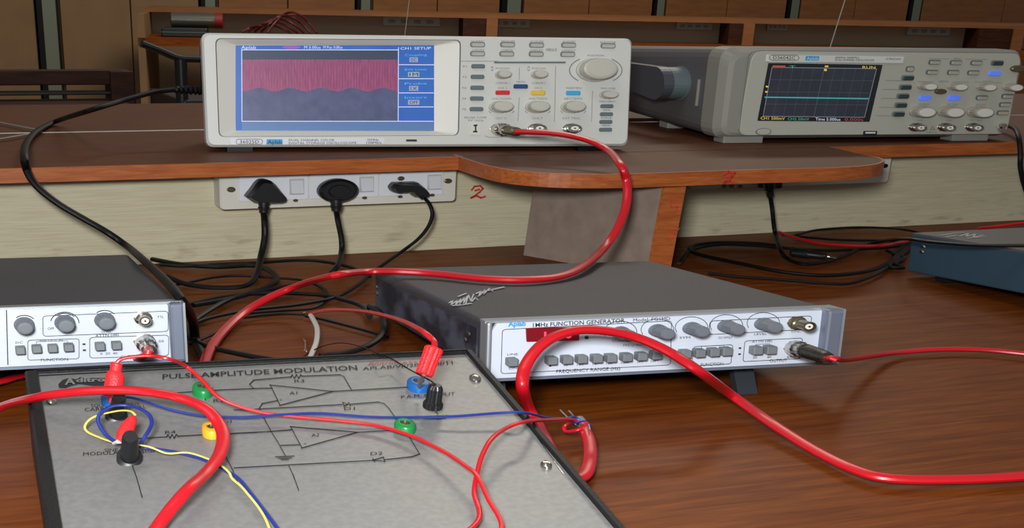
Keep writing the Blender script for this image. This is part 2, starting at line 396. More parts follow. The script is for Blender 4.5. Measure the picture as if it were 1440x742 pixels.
# ------------------------------------------------------------------ far side of the room
fa = G(200, 12, ZS); fb = G(1440, 36.5, ZS)
yf = math.atan2((fb-fa).y, (fb-fa).x); MF = frame(yf, 0, 0, 0, 0); MF.translation = Vector((fa.x, fa.y, 0))
FLN = (fb-fa).length
far = thing('far_workbench', 'second laboratory bench across the room with tan back board and wooden shelf', 'workbench', MF)
MB().box(0, FLN*1.4, 0, .5, (ZS-TK)*S, ZS*S).build('shelf_board', CUPB, far)
MB().box(0, FLN*1.4, .12, .14, 0, (ZS-TK)*S).build('back_panel', TANB, far)
MB().box(0, FLN*1.4, -.35, .5, -.03, 0).build('table_top', TABLE, far)
MB().box(0, .03, -.35, .5, FZ, (ZS-TK)*S).build('side_panel', CUPT, far)
MB().box(.55, .6, -.2, .5, FZ, -.03).build('leg_panel', CUPT, far)
FP = Plane(MF, (0, .12, 0), (1, 0, 0), (0, 0, 1))
for a, b in ((645,686),(1012,1040),(1358,1413)):
    x0 = FP.uv(a, 40)[0]; x1 = FP.uv(b, 40)[0]
    p_ = MB().box(x0, x1-.03, -.02, .12, 0, (ZS-TK)*S).build('partition', DKWOOD, far)
    MB().box(x1-.03, x1+.02, -.03, .12, 0, (ZS-TK)*S).build('edge_strip', CUPB, p_)
for i, (a, b, y0, y1, lb) in enumerate(((538,618,23,37,'second from the left across the room'),(690,744,26,39,'right of a dark partition above the white oscilloscope'),(950,999,31,42,'above the carry handle of the grey oscilloscope'),(1078,1105,32,43,'behind the middle of the grey oscilloscope'),(1275,1333,37,50,'near the upper right corner'))):
    x0, z1 = FP.uv(a, y0); x1, z0 = FP.uv(b, y1)
    t = thing('socket_board', 'distant socket board on the far bench, ' + lb if i else 'distant pale socket board on the far bench, leftmost of its row', 'socket board', MF @ Matrix.Translation((x0, .12, z0)), 'socket boards on the far bench')
    w, h = x1-x0, z1-z0
    MB().box(0, w, -.02, 0, 0, h, .002).build('cover_plate', mat('far_plate', (150, 158, 140), .5) if i == 0 else bpy.data.materials['far_plate'], t)
    for k in range(4): MB().box(w*(.1+.22*k), w*(.22+.22*k), -.024, -.02, h*.3, h*.7).build('switch', BTNLR, t)
# cupboards standing against the far wall, with steel posts between them
def CP(px, py): return WL(px, py, 27.0)
posts = [(50, 80), (281, 303), (500, 520), (703, 732), (917, 932), (1105, 1121), (1276, 1292)]
loc_x = lambda px: (MWi @ CP(px, 10)).x
CY0 = 27.0 * S
edges = [loc_x(-190)] + sum([[loc_x(a), loc_x(b)] for a, b in posts], []) + [loc_x(1520)]
where = ['at the left edge of the photo', 'between the two leftmost steel posts', 'above the left half of the white oscilloscope', 'above the white oscilloscope screen', 'above the knobs of the white oscilloscope', 'above the carry handle of the grey oscilloscope', 'above the grey oscilloscope screen', 'at the upper right corner']
for i in range(8):
    x0, x1 = edges[2*i], edges[2*i+1]; w = x1-x0
    t = thing('cupboard', 'wooden cupboard at the far wall ' + where[i], 'cupboard', MW @ Matrix.Translation((x0, CY0, FZ)), 'cupboards along the far wall')
    MB().box(.006, w-.006, 0, .45, 0, 1.8, .003).build('body', CUPT if i < 2 else CUPB, t)
    for k in (0, 1):
        d_ = MB().box(.012+k*w/2 if k == 0 else w/2+.003, w/2-.003 if k == 0 else w-.012, -.02, 0, .04, 1.76, .003).build('door', CUPT if i < 2 else CUPB, t)
        MB().box(w/2-.05+k*.08, w/2-.03+k*.08, -.035, -.02, 1.0, 1.14, .003).build('handle', STEEL, d_)
wp = ['left post, tallest visible, above the dark wooden bench', 'post above the left corner of the white oscilloscope', 'post above the middle of the white oscilloscope screen', 'post above the knobs of the white oscilloscope', 'post above the gap between the two oscilloscopes', 'post above the left half of the grey oscilloscope screen', 'post above the right end of the grey oscilloscope']
for i, (a, b) in enumerate(posts):
    x0, x1 = edges[2*i+1], edges[2*i+2]; w = x1-x0
    t = thing('steel_post', 'greenish grey steel ' + wp[i], 'post', MW @ Matrix.Translation((x0, CY0-.03, FZ)), 'steel posts between the cupboards')
    MB().box(w*.25, w*.9, 0, .05, 0, 2.1, .002).build('web', STEEL, t)
    MB().box(0, w*.25, 0.005, .05, 0, 2.1).build('flange', RUBBER, t); MB().box(w*.9, w, 0.005, .05, 0, 2.1).build('flange', RUBBER, t)

# dark wooden form (bench seat) and black chair frame between the two benches
def strip(mb, pts, dn, r=None, w=None): return mb
DB = 10.0
MBn = frame(YW, 0, 0, 0, 0)
BPl = Plane(MW, (0, DB*S, 0), (1, 0, 0), (0, 0, 1))
def brect(mb, x0, y0, x1, y1, d0, d1, bev=.002):
    a, b = BPl.uv(x0, y1); c, d = BPl.uv(x1, y0); mb.box(a, c, DB*S+d0, DB*S+d1, b, d, bev); return mb
wbn = thing('wooden_bench', 'dark stained wooden bench back with square end post behind the left end of the shelf', 'bench', MW)
brect(MB(), -260, 99, 172, 122, 0, .04).build('back_rail', DKWOOD, wbn)
brect(MB(), 168, 100, 186, 340, -.01, .05).build('end_post', DKWOOD, wbn)
brect(MB(), -268, 100, -250, 340, -.01, .05).build('end_post', DKWOOD, wbn)
brect(MB(), -260, 128, 168, 137, .0, .03).build('lower_rail', BLACK, wbn)
brect(MB(), -260, 139, 168, 144, -.12, .0).build('seat', DKWOOD, wbn)
ch = thing('metal_chair', 'black tubular metal chair frame seen left of the white oscilloscope', 'chair', MW)
DB2 = 12.0
cpt = lambda px, py, dn=DB2: MWi @ WL(px, py, dn)
MB().tube([cpt(199, 61), cpt(225, 71), cpt(250, 81), cpt(275, 83), cpt(320, 84)], .012).build('armrest', BLACK, ch)
MB().rod(cpt(254, 83), Vector((cpt(254, 83).x, DB2*S, FZ)), [(0, 1), (1, 1)], .014).build('leg', BLACK, ch)
MB().rod(cpt(320, 84), Vector((cpt(320, 84).x, DB2*S, FZ)), [(0, 1), (1, 1)], .014).build('leg', BLACK, ch)
a_ = cpt(254, 140); b_ = cpt(320, 140)
MB().box(a_.x, b_.x, DB2*S-.02, DB2*S+.3, a_.z-.03, a_.z, .006).build('seat', BLACK, ch)
for xx in (a_.x+.01, b_.x-.01): MB().rod((xx, DB2*S+.29, a_.z), (xx, DB2*S+.29, FZ), [(0, 1), (1, 1)], .014).build('leg', BLACK, ch)
# things lying on the far bench
fo = lambda px, py, y=-.2: Plane(MF, (0, y, 0), (1, 0, 0), (0, 0, 1)).loc(px, py)
q = thing('black_case', 'small black case lying on the far bench under the grey metal cylinder', 'case', MF)
a_ = fo(228, 50); b_ = fo(292, 39); MB().box(a_.x, b_.x, -.25, -.12, 0.0, b_.z, .005).build('body', BLACK, q); MB().box(a_.x, b_.x, -.252, -.25, b_.z*.5, b_.z*.56).build('seam', BTNG, q)
q = thing('metal_cylinder', 'shiny grey metal cylinder with a red end cap lying on the black case', 'cylinder', MF)
p0 = fo(240, 27, -.185); p1 = fo(302, 31, -.185); p2 = fo(314, 32, -.185); r_ = (fo(240, 18, -.185).z - fo(240, 39, -.185).z)/2
for p_ in (p0, p1, p2): p_.z = b_.z + r_*.98
MB().rod(p0, p1, [(0, .8), (.02, 1), (1, 1)], r_, squash=1).build('barrel', mat('dark_chrome', (104, 104, 96), .3, .7), q); MB().rod(p1, p2, [(0, 1.02), (.9, 1.02), (1, .8)], r_, squash=1).build('end_cap', mat('cap_red', (120, 26, 24), .5), q)
w_ = MB(); random.seed(3)
for k in range(5):
    c0 = fo(340+k*9, 47); pts = [c0 + Vector((t*.035, math.sin(t*2+k)*.03, .006 + .03*math.sin(math.pi*t/6)*(1+.4*k))) for t in range(7)]
    for p_ in pts: p_.z = max(p_.z, .006)
    w_.tube(pts, .0045, 6, 1)
tag(w_.build('wire_tangle', mat('maroon_wire', (90, 26, 30), .5), None, MF), 'loose tangle of dark red wire on the far bench above the white oscilloscope', 'wire')

# ------------------------------------------------------------------ shared front-panel pieces
def knob(pl, px, py, rw, rh, ln, mt, par, rib=0, skirt=True, cap=None):
    mb = MB()
    if skirt: mb.lathe(pl, px, py, rw, rh, [(1.06, 0), (1.04, ln*.18), (.98, ln*.22)])
    mb.lathe(pl, px, py, rw, rh, [(.97, ln*.1), (.94, ln*.75), (.9, ln*.95), (.8, ln)], rib=rib)
    o = mb.build('knob', mt, par)
    u0, v0 = pl.uv(px, py); w, h = pl.sz(px, py, rw*2, rh*2)
    MB().lathe_uv(pl, u0, v0, w/2, h/2, [(.72, ln*.99), (.7, ln*1.03), (.5, ln*1.035)]).build('knob_cap', cap or mt, o)
    return o
def button(pl, px, py, w, h, d, mt, par, r=.45, rim=None):
    o = MB().prism(pl, pxrect(pl, px, py, w, h, r), 0, d, min(d*.4, .0008)).build('button', mt, par)
    if rim: MB().prism(pl, pxrect(pl, px-.6, py-.6, w+3, h+2.2, r), 0, d*.35).build('button_rim', rim, o)
    return o
def bnc(pl, px, py, rw, rh, ln, par, mt=METAL):
    mb = MB(); mb.lathe(pl, px, py, rw, rh, [(1.15, 0), (1.15, ln*.12), (.95, ln*.14), (.95, ln*.3), (.78, ln*.34), (.78, ln*.9), (.84, ln*.92), (.84, ln), (.66, ln), (.64, ln*.6)])
    u0, v0 = pl.uv(px, py); w, h = pl.sz(px, py, rw*2, rh*2)
    for s_ in (-1, 1): mb.lathe_uv(pl, u0 + s_*w/2*.85, v0, w*.07, h*.07, [(1, ln*.5), (1, ln*.62)], 8)
    mb.lathe_uv(pl, u0, v0, w/2*1.25, h/2*1.2, [(1, 0), (1, ln*.06)], 6)
    o = mb.build('bnc_socket', mt, par)
    MB().lathe_uv(pl, u0, v0, w/2, h/2, [(.5, ln*.3), (.48, ln*.95), (.3, ln*.95)]).build('insulator', INSUL, o)
    MB().lathe_uv(pl, u0, v0, w/2, h/2, [(.16, ln*.5), (.14, ln*.99)], 12).build('pin', BLACK, o)
    return o
def rrline(mb, pl, x0, y0, x1, y1, w=.8, slope=0.0, r=5, lean=0.0, mi=0):
    """outlined rounded rectangle; slope = rise per pixel of width"""
    f = lambda x, y: (x + lean*(y-y0), y + slope*(x-x0))
    pts = []
    for (cx, cy, a0) in ((x1-r, y0+r*.7, -90), (x1-r, y1-r*.7, 0), (x0+r, y1-r*.7, 90), (x0+r, y0+r*.7, 180)):
        for k in range(4):
            a = math.radians(a0 + 30*k); pts.append(f(cx+math.cos(a)*r, cy+math.sin(a)*r*.7))
    mb.line(pl, pts, w, closed=True, mi=mi)

# ------------------------------------------------------------------ white oscilloscope
M1 = frame(.21847, .14471, -.70026, 5.47630, ZS + .020)
W1, H1 = 1.67448*S, .39366*S
p1_ = face_plane(M1); s1 = thing('oscilloscope', 'white oscilloscope on the shelf with a big lit screen showing a pink waveform', 'oscilloscope', M1)
DEP = .36*S
tt = math.tan(.14471)
cb_ = MB(); cb_.loft([[p1_.p(a, b, -y_) for a, b in rounded([(.008, .0035+y_*tt), (W1-.008, .0035+y_*tt), (W1-.008, H1-.004), (.008, H1-.004)], .010)] for y_ in (.018, DEP)]); cb_.build('case', mat('scope_case_cream', (120, 116, 118), .5), s1)
R1 = .0075
outer1 = rounded([(0, 0), (W1, 0), (W1, H1), (0, H1)], R1)
ins1 = rounded([(.002, .002), (W1-.002, .002), (W1-.002, H1-.002), (.002, H1-.002)], R1)
gq = rounded([p1_.uv(*p) for p in ((307.5,192.5),(645.5,190.5),(648.5,55.8),(302.5,53.6))], .006)
sq = rounded([p1_.uv(*p) for p in ((334.5,184),(610.5,183.2),(613.3,63),(331.8,61.8))], .0008)
fm = MB(); fm.loft([[p1_.p(a, b, -.02) for a, b in outer1], [p1_.p(a, b, -.003) for a, b in outer1], [p1_.p(a, b, 0) for a, b in ins1], [p1_.p(a, b, 0) for a, b in gq]], True, False)
front = fm.build('front_panel', SCOPEW, s1)
fr = MB(); gi = inset(gq, .0012)
fr.loft([[p1_.p(a, b, 0) for a, b in gq], [p1_.p(a, b, -.0012) for a, b in gi]], False, False, mi=1)
fr.loft([[p1_.p(a, b, -.0012) for a, b in gi], [p1_.p(a, b, -.007) for a, b in sq]], False, True)
fr.build('screen_surround', [SCOPEW2, INKG], s1)
N0 = -.0066
DISPB = mat('display_blue', (44, 94, 178), .35, emit=.18, noise=((58, 108, 188), 20, (1, 1, 1), .3, .7))
DISPB2 = mat('display_blue_footer', (88, 122, 172), .35, emit=.16); DISPG = mat('display_grey', (74, 80, 112), .35, emit=.14, noise=((88, 94, 130), 90, (1, 1, 1), .3, .7))
DISPD = mat('display_dark', (58, 72, 92), .35, emit=.14); DISPP = mat('display_pink', (134, 66, 106), .35, emit=.18, noise=((158, 82, 118), 300, (3, 3, .3), .35, .65))
DISPW = mat('display_white', (200, 208, 230), .4, emit=.4); DISPC = mat('display_cyan', (84, 170, 220), .4, emit=.4)
dm = MB()
Q = lambda mb, x0, y0, x1, y1, n, mi=0: mb.add([p1_.p(*p1_.uv(x, y), n) for x, y in ((x0, y1), (x1, y1), (x1, y0), (x0, y0))], [[0, 1, 2, 3]], False, mi)
Q(dm, 332.3, 62.6, 612.6, 183.2, N0); display = dm.build('display', DISPB, s1)
dm = MB(); Q(dm, 341, 170.5, 612, 183, N0+.0004); dm.build('display_footer', DISPB2, display)
dm = MB(); Q(dm, 341.5, 70, 561, 169.8, N0+.0004); dm.build('trace_window', DISPG, display)
dm = MB(); Q(dm, 341.5, 70, 561, 83, N0+.0006); dm.build('trace_window_band', DISPD, display)
wv = MB(); up = []; lo = []
NX = 88
for i in range(NX+1):
    x = 341.5 + 219.5*i/NX; ph = (x-344)/43.5*2*math.pi
    lo.append(p1_.p(*p1_.uv(x, 125.3 + 2.6*math.cos(ph) + (.6 if i % 2 else 0)), N0+.0008)); up.append(p1_.p(*p1_.uv(x, 82.8+(.5 if i % 2 else 0)), N0+.0008))
wv.add(up + lo, [[NX+1+i, NX+2+i, i+1, i] for i in range(NX)]); wv.build('waveform', DISPP, display)
ln = MB()
for i in range(55):
    x = 343 + 4*i; ln.line(p1_, [(x, 85), (x, 122)], .5, N0+.0009)
ln.build('waveform_stripes', mat('display_maroon', (122, 56, 92), .4, emit=.12), display)
tx = MB()
for a in (((340.8,69.2),(561.5,69.4)), ((341.2,170),(561.4,170)), ((340.8,69.2),(341.2,170)), ((562,66),(561.6,170)), ((562,90.2),(612,90.4)), ((562,110),(611.6,110)), ((562,130),(611.4,130)), ((562,149.8),(611,149.8)), ((562,170),(611,170))): tx.line(p1_, a, 1.0, N0+.001)
tx.text(p1_, 'Aplab', (340, 68), (361, 68), 4.5, N0+.001); tx.text(p1_, 'M 5.00us', (429, 67.6), (452, 67.6), 4, N0+.001); tx.text(p1_, 'M Pos: 0.00us', (456, 67.6), (483, 67.6), 4, N0+.001)
tx.text(p1_, 'CH1 SETUP', (565, 69), (608, 68.6), 3.6, N0+.001)
for y, t_ in ((83.3, 'DC'), (103.7, 'OFF'), (123.5, '1X'), (143.2, 'OFF')):
    pass
tx.build('display_lettering', DISPW, display)
vb = MB(); vt = MB(); ct = MB()
for y, w, a, b in ((83.3, 12, 'Coupling', 'DC'), (103.9, 16, 'BW Limit', '1M'), (123.6, 13, 'Probe', '1X'), (143.3, 16, 'Invert', 'OFF')):
    Q(vb, 583.5-w/2, y-3.4, 583.5+w/2, y+3.4, N0+.001); vt.text(p1_, b, (583.5-w/2+2, y+2.2), (583.5+w/2-2, y+2.2), 4.4, N0+.0013); ct.text(p1_, a, (571, y-5.2), (602, y-5.6), 3, N0+.001)
vb.build('menu_value_box', mat('display_value', (150, 160, 190), .4, emit=.25), display); vt.build('menu_value_lettering', INK, display); ct.build('menu_lettering', DISPC, display)
pk = MB(); pk.lathe(p1_, 411, 65.6, 13, 2.4, [(1, N0+.0004), (1, N0+.001)]); pk.build('trigger_badge', mat('display_magenta', (150, 80, 170), .4, emit=.3), display)
# crinkled protective film corner and light streaks
# name strip
ls = MB(); ls.prism(p1_, rounded([p1_.uv(*p) for p in ((325,203.2),(540,202.2),(540.5,194.2),(323.5,194.6))], .001), 0, .0006); strip_ = ls.build('name_strip', WHITEPL, s1)
lt = MB(); rrline(lt, p1_, 332, 195.6, 369, 202.8, .7, 0, 4); lt.text(p1_, '36025D', (337, 201.6), (364, 201.6), 4.6, .0011)
lt.text(p1_, 'DUAL CHANNEL COLOR', (406, 198.3), (470, 198.3), 3, .0011); lt.text(p1_, 'DIGITAL STORAGE OSCILLOSCOPE', (406, 202.6), (501, 202.2), 3, .0011)
lt.text(p1_, '25MHz', (516, 198), (532, 198), 3, .0011); lt.text(p1_, '100MS/s', (515, 202), (536, 202), 3, .0011); lt.build('name_strip_lettering', INK, strip_)
lb = MB(); lb.quad(p1_, [(374,203),(397.5,203),(397,195.6),(375,195.6)], .0010); lg = lb.build('brand_patch', CYANINK, strip_)
MB().text(p1_, 'Aplab', (376, 202), (396, 202), 5, .0014, bold=.02).build('brand_lettering', mat('brand_ink', (20, 70, 120), .5), strip_)
MB().quad(p1_, [(571,198.8),(586,198.8),(586,196),(571,196)], .0006).build('power_mark', INK, s1)
# buttons and knobs
for x, y in ((672,63.3),(714.2,63.3),(754.9,64),(800,64),(855.5,65),(672,76),(713,76.3),(754.4,76.6),(798.7,77)): button(p1_, x, y, 18, 5.2, .0022, BTNL, s1, .5, BTNLR)
for x, y in ((672,93.2),(671.2,108),(670.7,123.4),(670.2,138.5),(669.7,153.4)): button(p1_, x, y, 19, 6, .0022, BTNG, s1, .5)
for x, y in ((853,149.3),(852.4,160.5),(851.6,171.3),(851.1,182.3)): button(p1_, x, y, 18, 5.4, .0022, BTNG, s1, .5)
for x, y, mt in ((706.5,130.3,RED),(731.9,121.6,BLU),(756.4,130.6,YEL),(805.6,130.8,CYN)): button(p1_, x, y, 20, 6.2, .0022, mt, s1, .4)
for x, y in ((706.5,105),(757.3,105)): knob(p1_, x, y, 10.5, 6, .011, KNOBW, s1, 16)
knob(p1_, 855, 133.4, 12, 5.8, .010, KNOBW, s1, 16)
for x in (703.5, 754.5, 804.5): knob(p1_, x, 150.5, 15.5, 8.3, .014, KNOBW, s1, 20)
knob(p1_, 837, 98.5, 26, 16, .018, KNOBW, s1, 0)
bnc(p1_, 703, 181.4, 12.5, 6.8, .012, s1); bnc(p1_, 754.5, 181, 11.5, 6.4, .012, s1); bnc(p1_, 803.5, 181, 11.5, 6.4, .012, s1)
MB().prism(p1_, rounded([p1_.uv(*p) for p in ((694.7,89),(795.3,89),(795.3,86.6),(694.7,86.6))], .0008), 0, .0009).build('trim_bar', BTNG, s1)
us = MB(); us.prism(p1_, pxrect(p1_, 668, 180.5, 14, 18, .15), 0, .0012); uo = us.build('probe_test_port', SCOPEW2, s1)
ug = MB(); ug.line(p1_, [(668.3,176.5),(668.3,185)], 2.0, .0016); ug.line(p1_, [(666,176.5),(670,176)], 2.2, .0016); ug.line(p1_, [(665.5,185),(670,185)], 2.2, .0016); ug.build('port_symbol', INK, uo)
pr = MB(); g1 = lambda t_, x0, y, x1, h=2.6: pr.text(p1_, t_, (x0, y), (x1, y), h)
for t_, x0, y, x1 in (('SAVE/REC',662,59.5,681),('MEASURE',705,59.5,724),('ACQUIRE',745,59.8,764),('AUTOSET',791,60,809),('RUN/STOP',844,61,866),('UTILITY',664,72,681),('CURSOR',705,72,721),('DISPLAY',745,72.4,763),('DEFAULT',790,72.8,809),
    ('F1',651,94.5,656),('F2',651,109.4,656),('F3',650,124.8,655),('F4',650,140,655),('F5',650,154.8,655),('POSITION',697,97.5,716),('POSITION',748,97.5,767),('CURSOR 1',697,118,716),('CURSOR 2',748,118,767),('CH 1',700,125,712),('MATH',726,116.3,738),('CH 2',751,125,762),('HORIZ MENU',796,125,818),
    ('VOLTS/DIV',691,140.2,719),('VOLTS/DIV',743,140,770),('SEC/DIV',793,140,819),('CH1 X',697,167.4,712),('CH2 Y',748,167.4,763),('EXT TRIG',791,167.4,815),('POSITION',826,79.4,849),('TRIG LEVEL',844,125.6,866),('TRIG MENU',842,144,865),('50%',848,156,858),('FORCE',845,167,860),('VIEW',846,177.8,858),('PROBE COMP',653,166.5,684),('5V 1kHz',658,170.5,680)): g1(t_, x0, y, x1)
pr.text(p1_, 'MENUS', (768, 72), (783, 72), 4)
for a in (((730,95),(730,112)), ((730,137),(728,170)), ((781,93),(779.5,171)), ((833,128),(831.5,171)), ((648,86),(700,86))): pr.line(p1_, a, .6)
for x in (692, 743): pr.line(p1_, [(x-1.5, 95.5), (x, 93.5), (x+1.5, 95.5)], .7); pr.line(p1_, [(x-1.5, 97.5), (x, 99.5), (x+1.5, 97.5)], .7)
pr.line(p1_, [(682,191),(687,193),(780,192)], .6)
for sg in (-1, 1): pr.line(p1_, [(837.5+sg*(37*math.cos(math.radians(t_))), 98.7-19.5*math.sin(math.radians(t_))) for t_ in range(-48, 62, 10)], 1.1)
for cx in (705, 756, 806): pr.line(p1_, [(cx-18, 156), (cx-15, 158.5)], .7); pr.line(p1_, [(cx+18, 156), (cx+15, 158.5)], .7)
pr.build('printed_lettering', INKG, s1)
for a, b in ((320, 356), (815, 850)):
    for yy, hh in ((.004, .0045), (DEP-.02, .0045)):
        x0 = p1_.uv(a, 207)[0]; x1 = p1_.uv(b, 207)[0]; zg = lambda y: y*tt - .0052
        c4 = [(x0, yy), (x1, yy), (x1, yy+.014), (x0, yy+.014)]
        MB().loft([[Vector((x, y, zg(y))) for x, y in c4], [Vector((x, y, .0037 + y*tt)) for x, y in c4]]).build('foot', RUBBER, s1)

# ------------------------------------------------------------------ grey oscilloscope with a carry handle
M2 = frame(.27378, 0.0, 1.35835, 6.16713, ZS + .022)
W2, H2 = 1.430*S, .346*S
p2_ = face_plane(M2); s2 = thing('oscilloscope', 'grey oscilloscope with side carry handle and dark screen showing one teal line', 'oscilloscope', M2)
bd = MB(); DB_ = 1.15*S
def rr(x0, x1, z0, z1, r): return rounded([(x0, z0), (x1, z0), (x1, z1), (x0, z1)], r, 5)
pf = face_plane(M2)
bd.loft([[pf.p(a, b, -DB_) for a, b in rr(.006, W2-.006, .004, H2-.012, .02)], [pf.p(a, b, -.04) for a, b in rr(-.002, W2+.002, 0, H2, .016)]], smooth=False); case = bd.build('case', S2CASE, s2)
fm = MB(); fm.loft([[pf.p(a, b, -.04) for a, b in rr(-.003, W2+.003, -.001, H2+.001, .016)], [pf.p(a, b, -.012) for a, b in rr(-.003, W2+.003, -.001, H2+.001, .016)], [pf.p(a, b, -.002) for a, b in rr(.003, W2-.003, .003, H2-.004, .014)], [pf.p(a, b, 0) for a, b in rr(.009, W2-.009, .006, H2-.008, .012)]], smooth=False); fm.build('front_bezel', S2BEZ, s2)
fo_ = [p2_.uv(*p) for p in ((1036,190),(1415,188),(1436,75),(1058,72))]
MB().prism(p2_, rounded(fo_, .012, 6), 0, .0015, .0007).build('fascia', S2FACE, s2)
gl = MB(); gr_ = [(x, y) for x, y in ((1056,73.5),(1052,78),(1038,183),(1041,189.5))]; gl.line(p2_, gr_, 1.2, .0018); gl.line(p2_, [(1056,73.2),(1070,71),(1430,74)], .8, .0018); gl.build('bezel_groove', INKG, s2)
NB = .0018
dk = MB(); dk.prism(p2_, rounded([p2_.uv(*p) for p in ((1064,169.6),(1221.5,171),(1240,91),(1079.5,88.4))], .0008), 0, NB); dsp = dk.build('display', mat('display_off', (26, 30, 34), .18, spec=.6), s2)
dk = MB(); dk.quad(p2_, [(1071.5,163),(1214,164.6),(1231,96.4),(1084,94.4)], NB+.0004); dk.build('trace_window', mat('display_slate', (58, 62, 74), .2, emit=.03, noise=((50, 54, 66), 40, (1, 1, 1), .3, .7)), dsp)
gm = MB()
for t_ in (.25, .5, .75): 
    gm.line(p2_, [(1084-12.5*t_, 94.4+68.6*t_), (1231-17*t_, 96.4+68*t_)], .5, NB+.0006)
for k in range(1, 10):
    a = k/10; gm.line(p2_, [(1084+147*a, 94.4+2*a), (1071.5+142.5*a, 163+1.6*a)], .4 if k != 5 else .9, NB+.0006)
gm.build('graticule', mat('display_dim', (92, 98, 106), .4, emit=.04), dsp)
fw = MB(); fw.line(p2_, [(1084,94.4),(1231,96.4),(1214,164.6),(1071.5,163)], .8, NB+.0007, True); fw.build('trace_border', mat('display_pale', (150, 155, 160), .4, emit=.1), dsp)
MB().line(p2_, [(1074,136.3),(1219,138.4)], 1.8, NB+.001).build('trace_line', mat('display_teal', (60, 165, 160), .4, emit=.35), dsp)
tb = MB(); tb.text(p2_, 'CH1 500mV', (1068,167.6), (1102,168.2), 4, NB+.001); tb.quad(p2_, [(1157,96.5),(1160.5,96.5),(1161,99.5),(1157,99.5)], NB+.001); tb.quad(p2_, [(1075.5,120),(1079,121),(1078.6,122.6),(1075,122.4)], NB+.001); tb.quad(p2_, [(1074.5,127.6),(1077.8,128),(1077.6,129.8),(1074.2,129.8)], NB+.001); tb.text(p2_, 'RUN', (1211,96), (1229,96.4), 3.6, NB+.001); tb.quad(p2_, [(1158,94),(1163,94),(1163,92),(1158,92)], NB+.001); tb.build('channel_readout', mat('display_amber', (220, 190, 80), .4, emit=.4), dsp)
tb = MB(); tb.text(p2_, 'CH2 50mV', (1106,168.4), (1136,168.8), 3.6, NB+.001); tb.text(p2_, 'T', (1108,95.4), (1117,95.4), 3.6, NB+.001); tb.build('second_readout', mat('display_green', (70, 170, 130), .4, emit=.3), dsp)
tb = MB(); tb.text(p2_, 'Time 5.000us', (1145,168.8), (1180,169.4), 3.8, NB+.001); tb.build('time_readout', DISPW, dsp)
tb = MB(); tb.text(p2_, '0.000s', (1186,169.4), (1212,169.8), 3.8, NB+.001); tb.quad(p2_, [(1084,95),(1102,95.3),(1103,92),(1085,91.6)], NB+.001); tb.build('status_readout', mat('display_rust', (170, 84, 70), .4, emit=.25), dsp)
ns = MB(); ns.prism(p2_, rounded([p2_.uv(*p) for p in ((1075.5,86.5),(1268.5,88.5),(1270.5,79.4),(1077,76.6))], .001), 0, .003, .0008); nst = ns.build('name_strip', mat('name_strip_grey', (206, 208, 204), .4), s2)
nl = MB(); rrline(nl, Plane(M2, (0, -.0025, 0), (1,0,0), (0,0,1)), 1082, 77.4, 1123, 84.4, .7, .01, 4); PN = Plane(M2, (0, -.0028, 0), (1,0,0), (0,0,1))
nl.text(PN, 'D36042C', (1087, 83), (1118, 83.4), 4.4); nl.text(PN, '40MHz 500MS/s', (1174, 82), (1208, 82.4), 2.6); nl.text(PN, 'DUAL CHANNEL OSCILLOSCOPE', (1174, 85.2), (1229, 86), 2.6); nl.text(PN, 'ULTRAZOOM', (1245, 84), (1266, 84.3), 2.6); nl.build('name_strip_lettering', INK, nst)
nb = MB(); nb.quad(PN, [(1132,85),(1151,85.2),(1152,79),(1133,78.7)], .0004); nb.build('brand_patch', CYANINK, nst)
MB().text(PN, 'Aplab', (1134, 84.2), (1150, 84.3), 4.2, .0007).build('brand_lettering', WHITEPL, nst)
NF = .0015
PF = Plane(M2, (0, -NF, 0), (1, 0, 0), (0, 0, 1))
for x, y in ((1276.7,110),(1273.3,123),(1270,135.6),(1267,148.3),(1263.6,160.8),(1402.5,89)): button(PF, x, y, 15, 5.6, .0025, DKGREEN, s2, .5, BTNLR)
for x, y in ((1314.4,88),(1344.4,88.4),(1373.3,88.8),(1310.8,102),(1340.6,102.2),(1369,102.6),(1381,137.8),(1417,135.8),(1413.6,147.5),(1410.3,159)): button(PF, x, y, 14, 4.6, .0025, S2KNOB, s2, .5, BTNG)
for x, y in ((1398,103),(1300,137.8),(1340.8,137.8)): button(PF, x, y, 17, 6.6, .0025, GLOW, s2, .5)
button(PF, 1280, 97.5, 9, 6, .002, S2KNOB, s2, .5, BTNG)
for x, y in ((1301,121),(1343.5,121.6),(1384,122),(1421,122.4)): knob(PF, x, y, 11, 5.4, .012, S2KNOB, s2, 14, True, SCOPEW2)
for x, y in ((1294,156.5),(1334,156.7),(1375,157)): knob(PF, x, y, 15.5, 8, .014, S2KNOB, s2, 18, True, SCOPEW2)
MB().lathe(PF, 1322, 128.6, 8.5, 4, [(1, 0), (.95, .002), (.8, .0026)]).build('function_knob', BRASS, s2)
MB().lathe(PF, 1430, 96.5, 10, 5, [(1, 0), (.95, .003), (.8, .004)]).build('function_knob', BRASS, s2)
for x in (1290, 1330.8, 1369.7): bnc(PF, x-2, 178.4, 9.5, 5.4, .011, s2)
pc = MB(); pc.lathe(PF, 1408, 176, 4, 3.2, [(1, 0), (1, .006), (.6, .006)], 10); pc.lathe(PF, 1406.5, 182, 4, 3, [(1, 0), (1, .006), (.6, .006)], 10); pc.build('test_terminal', METAL, s2)
pw = MB(); pw.lathe(PF, 1073.3, 185, 11, 5, [(1, 0), (1, .0008), (.97, .0008)]); pwo = pw.build('power_button', INKG, s2); MB().lathe(PF, 1073.3, 185, 11, 5, [(.86, 0), (.86, .0014), (.8, .0016)]).build('button_face', S2FACE, pwo)
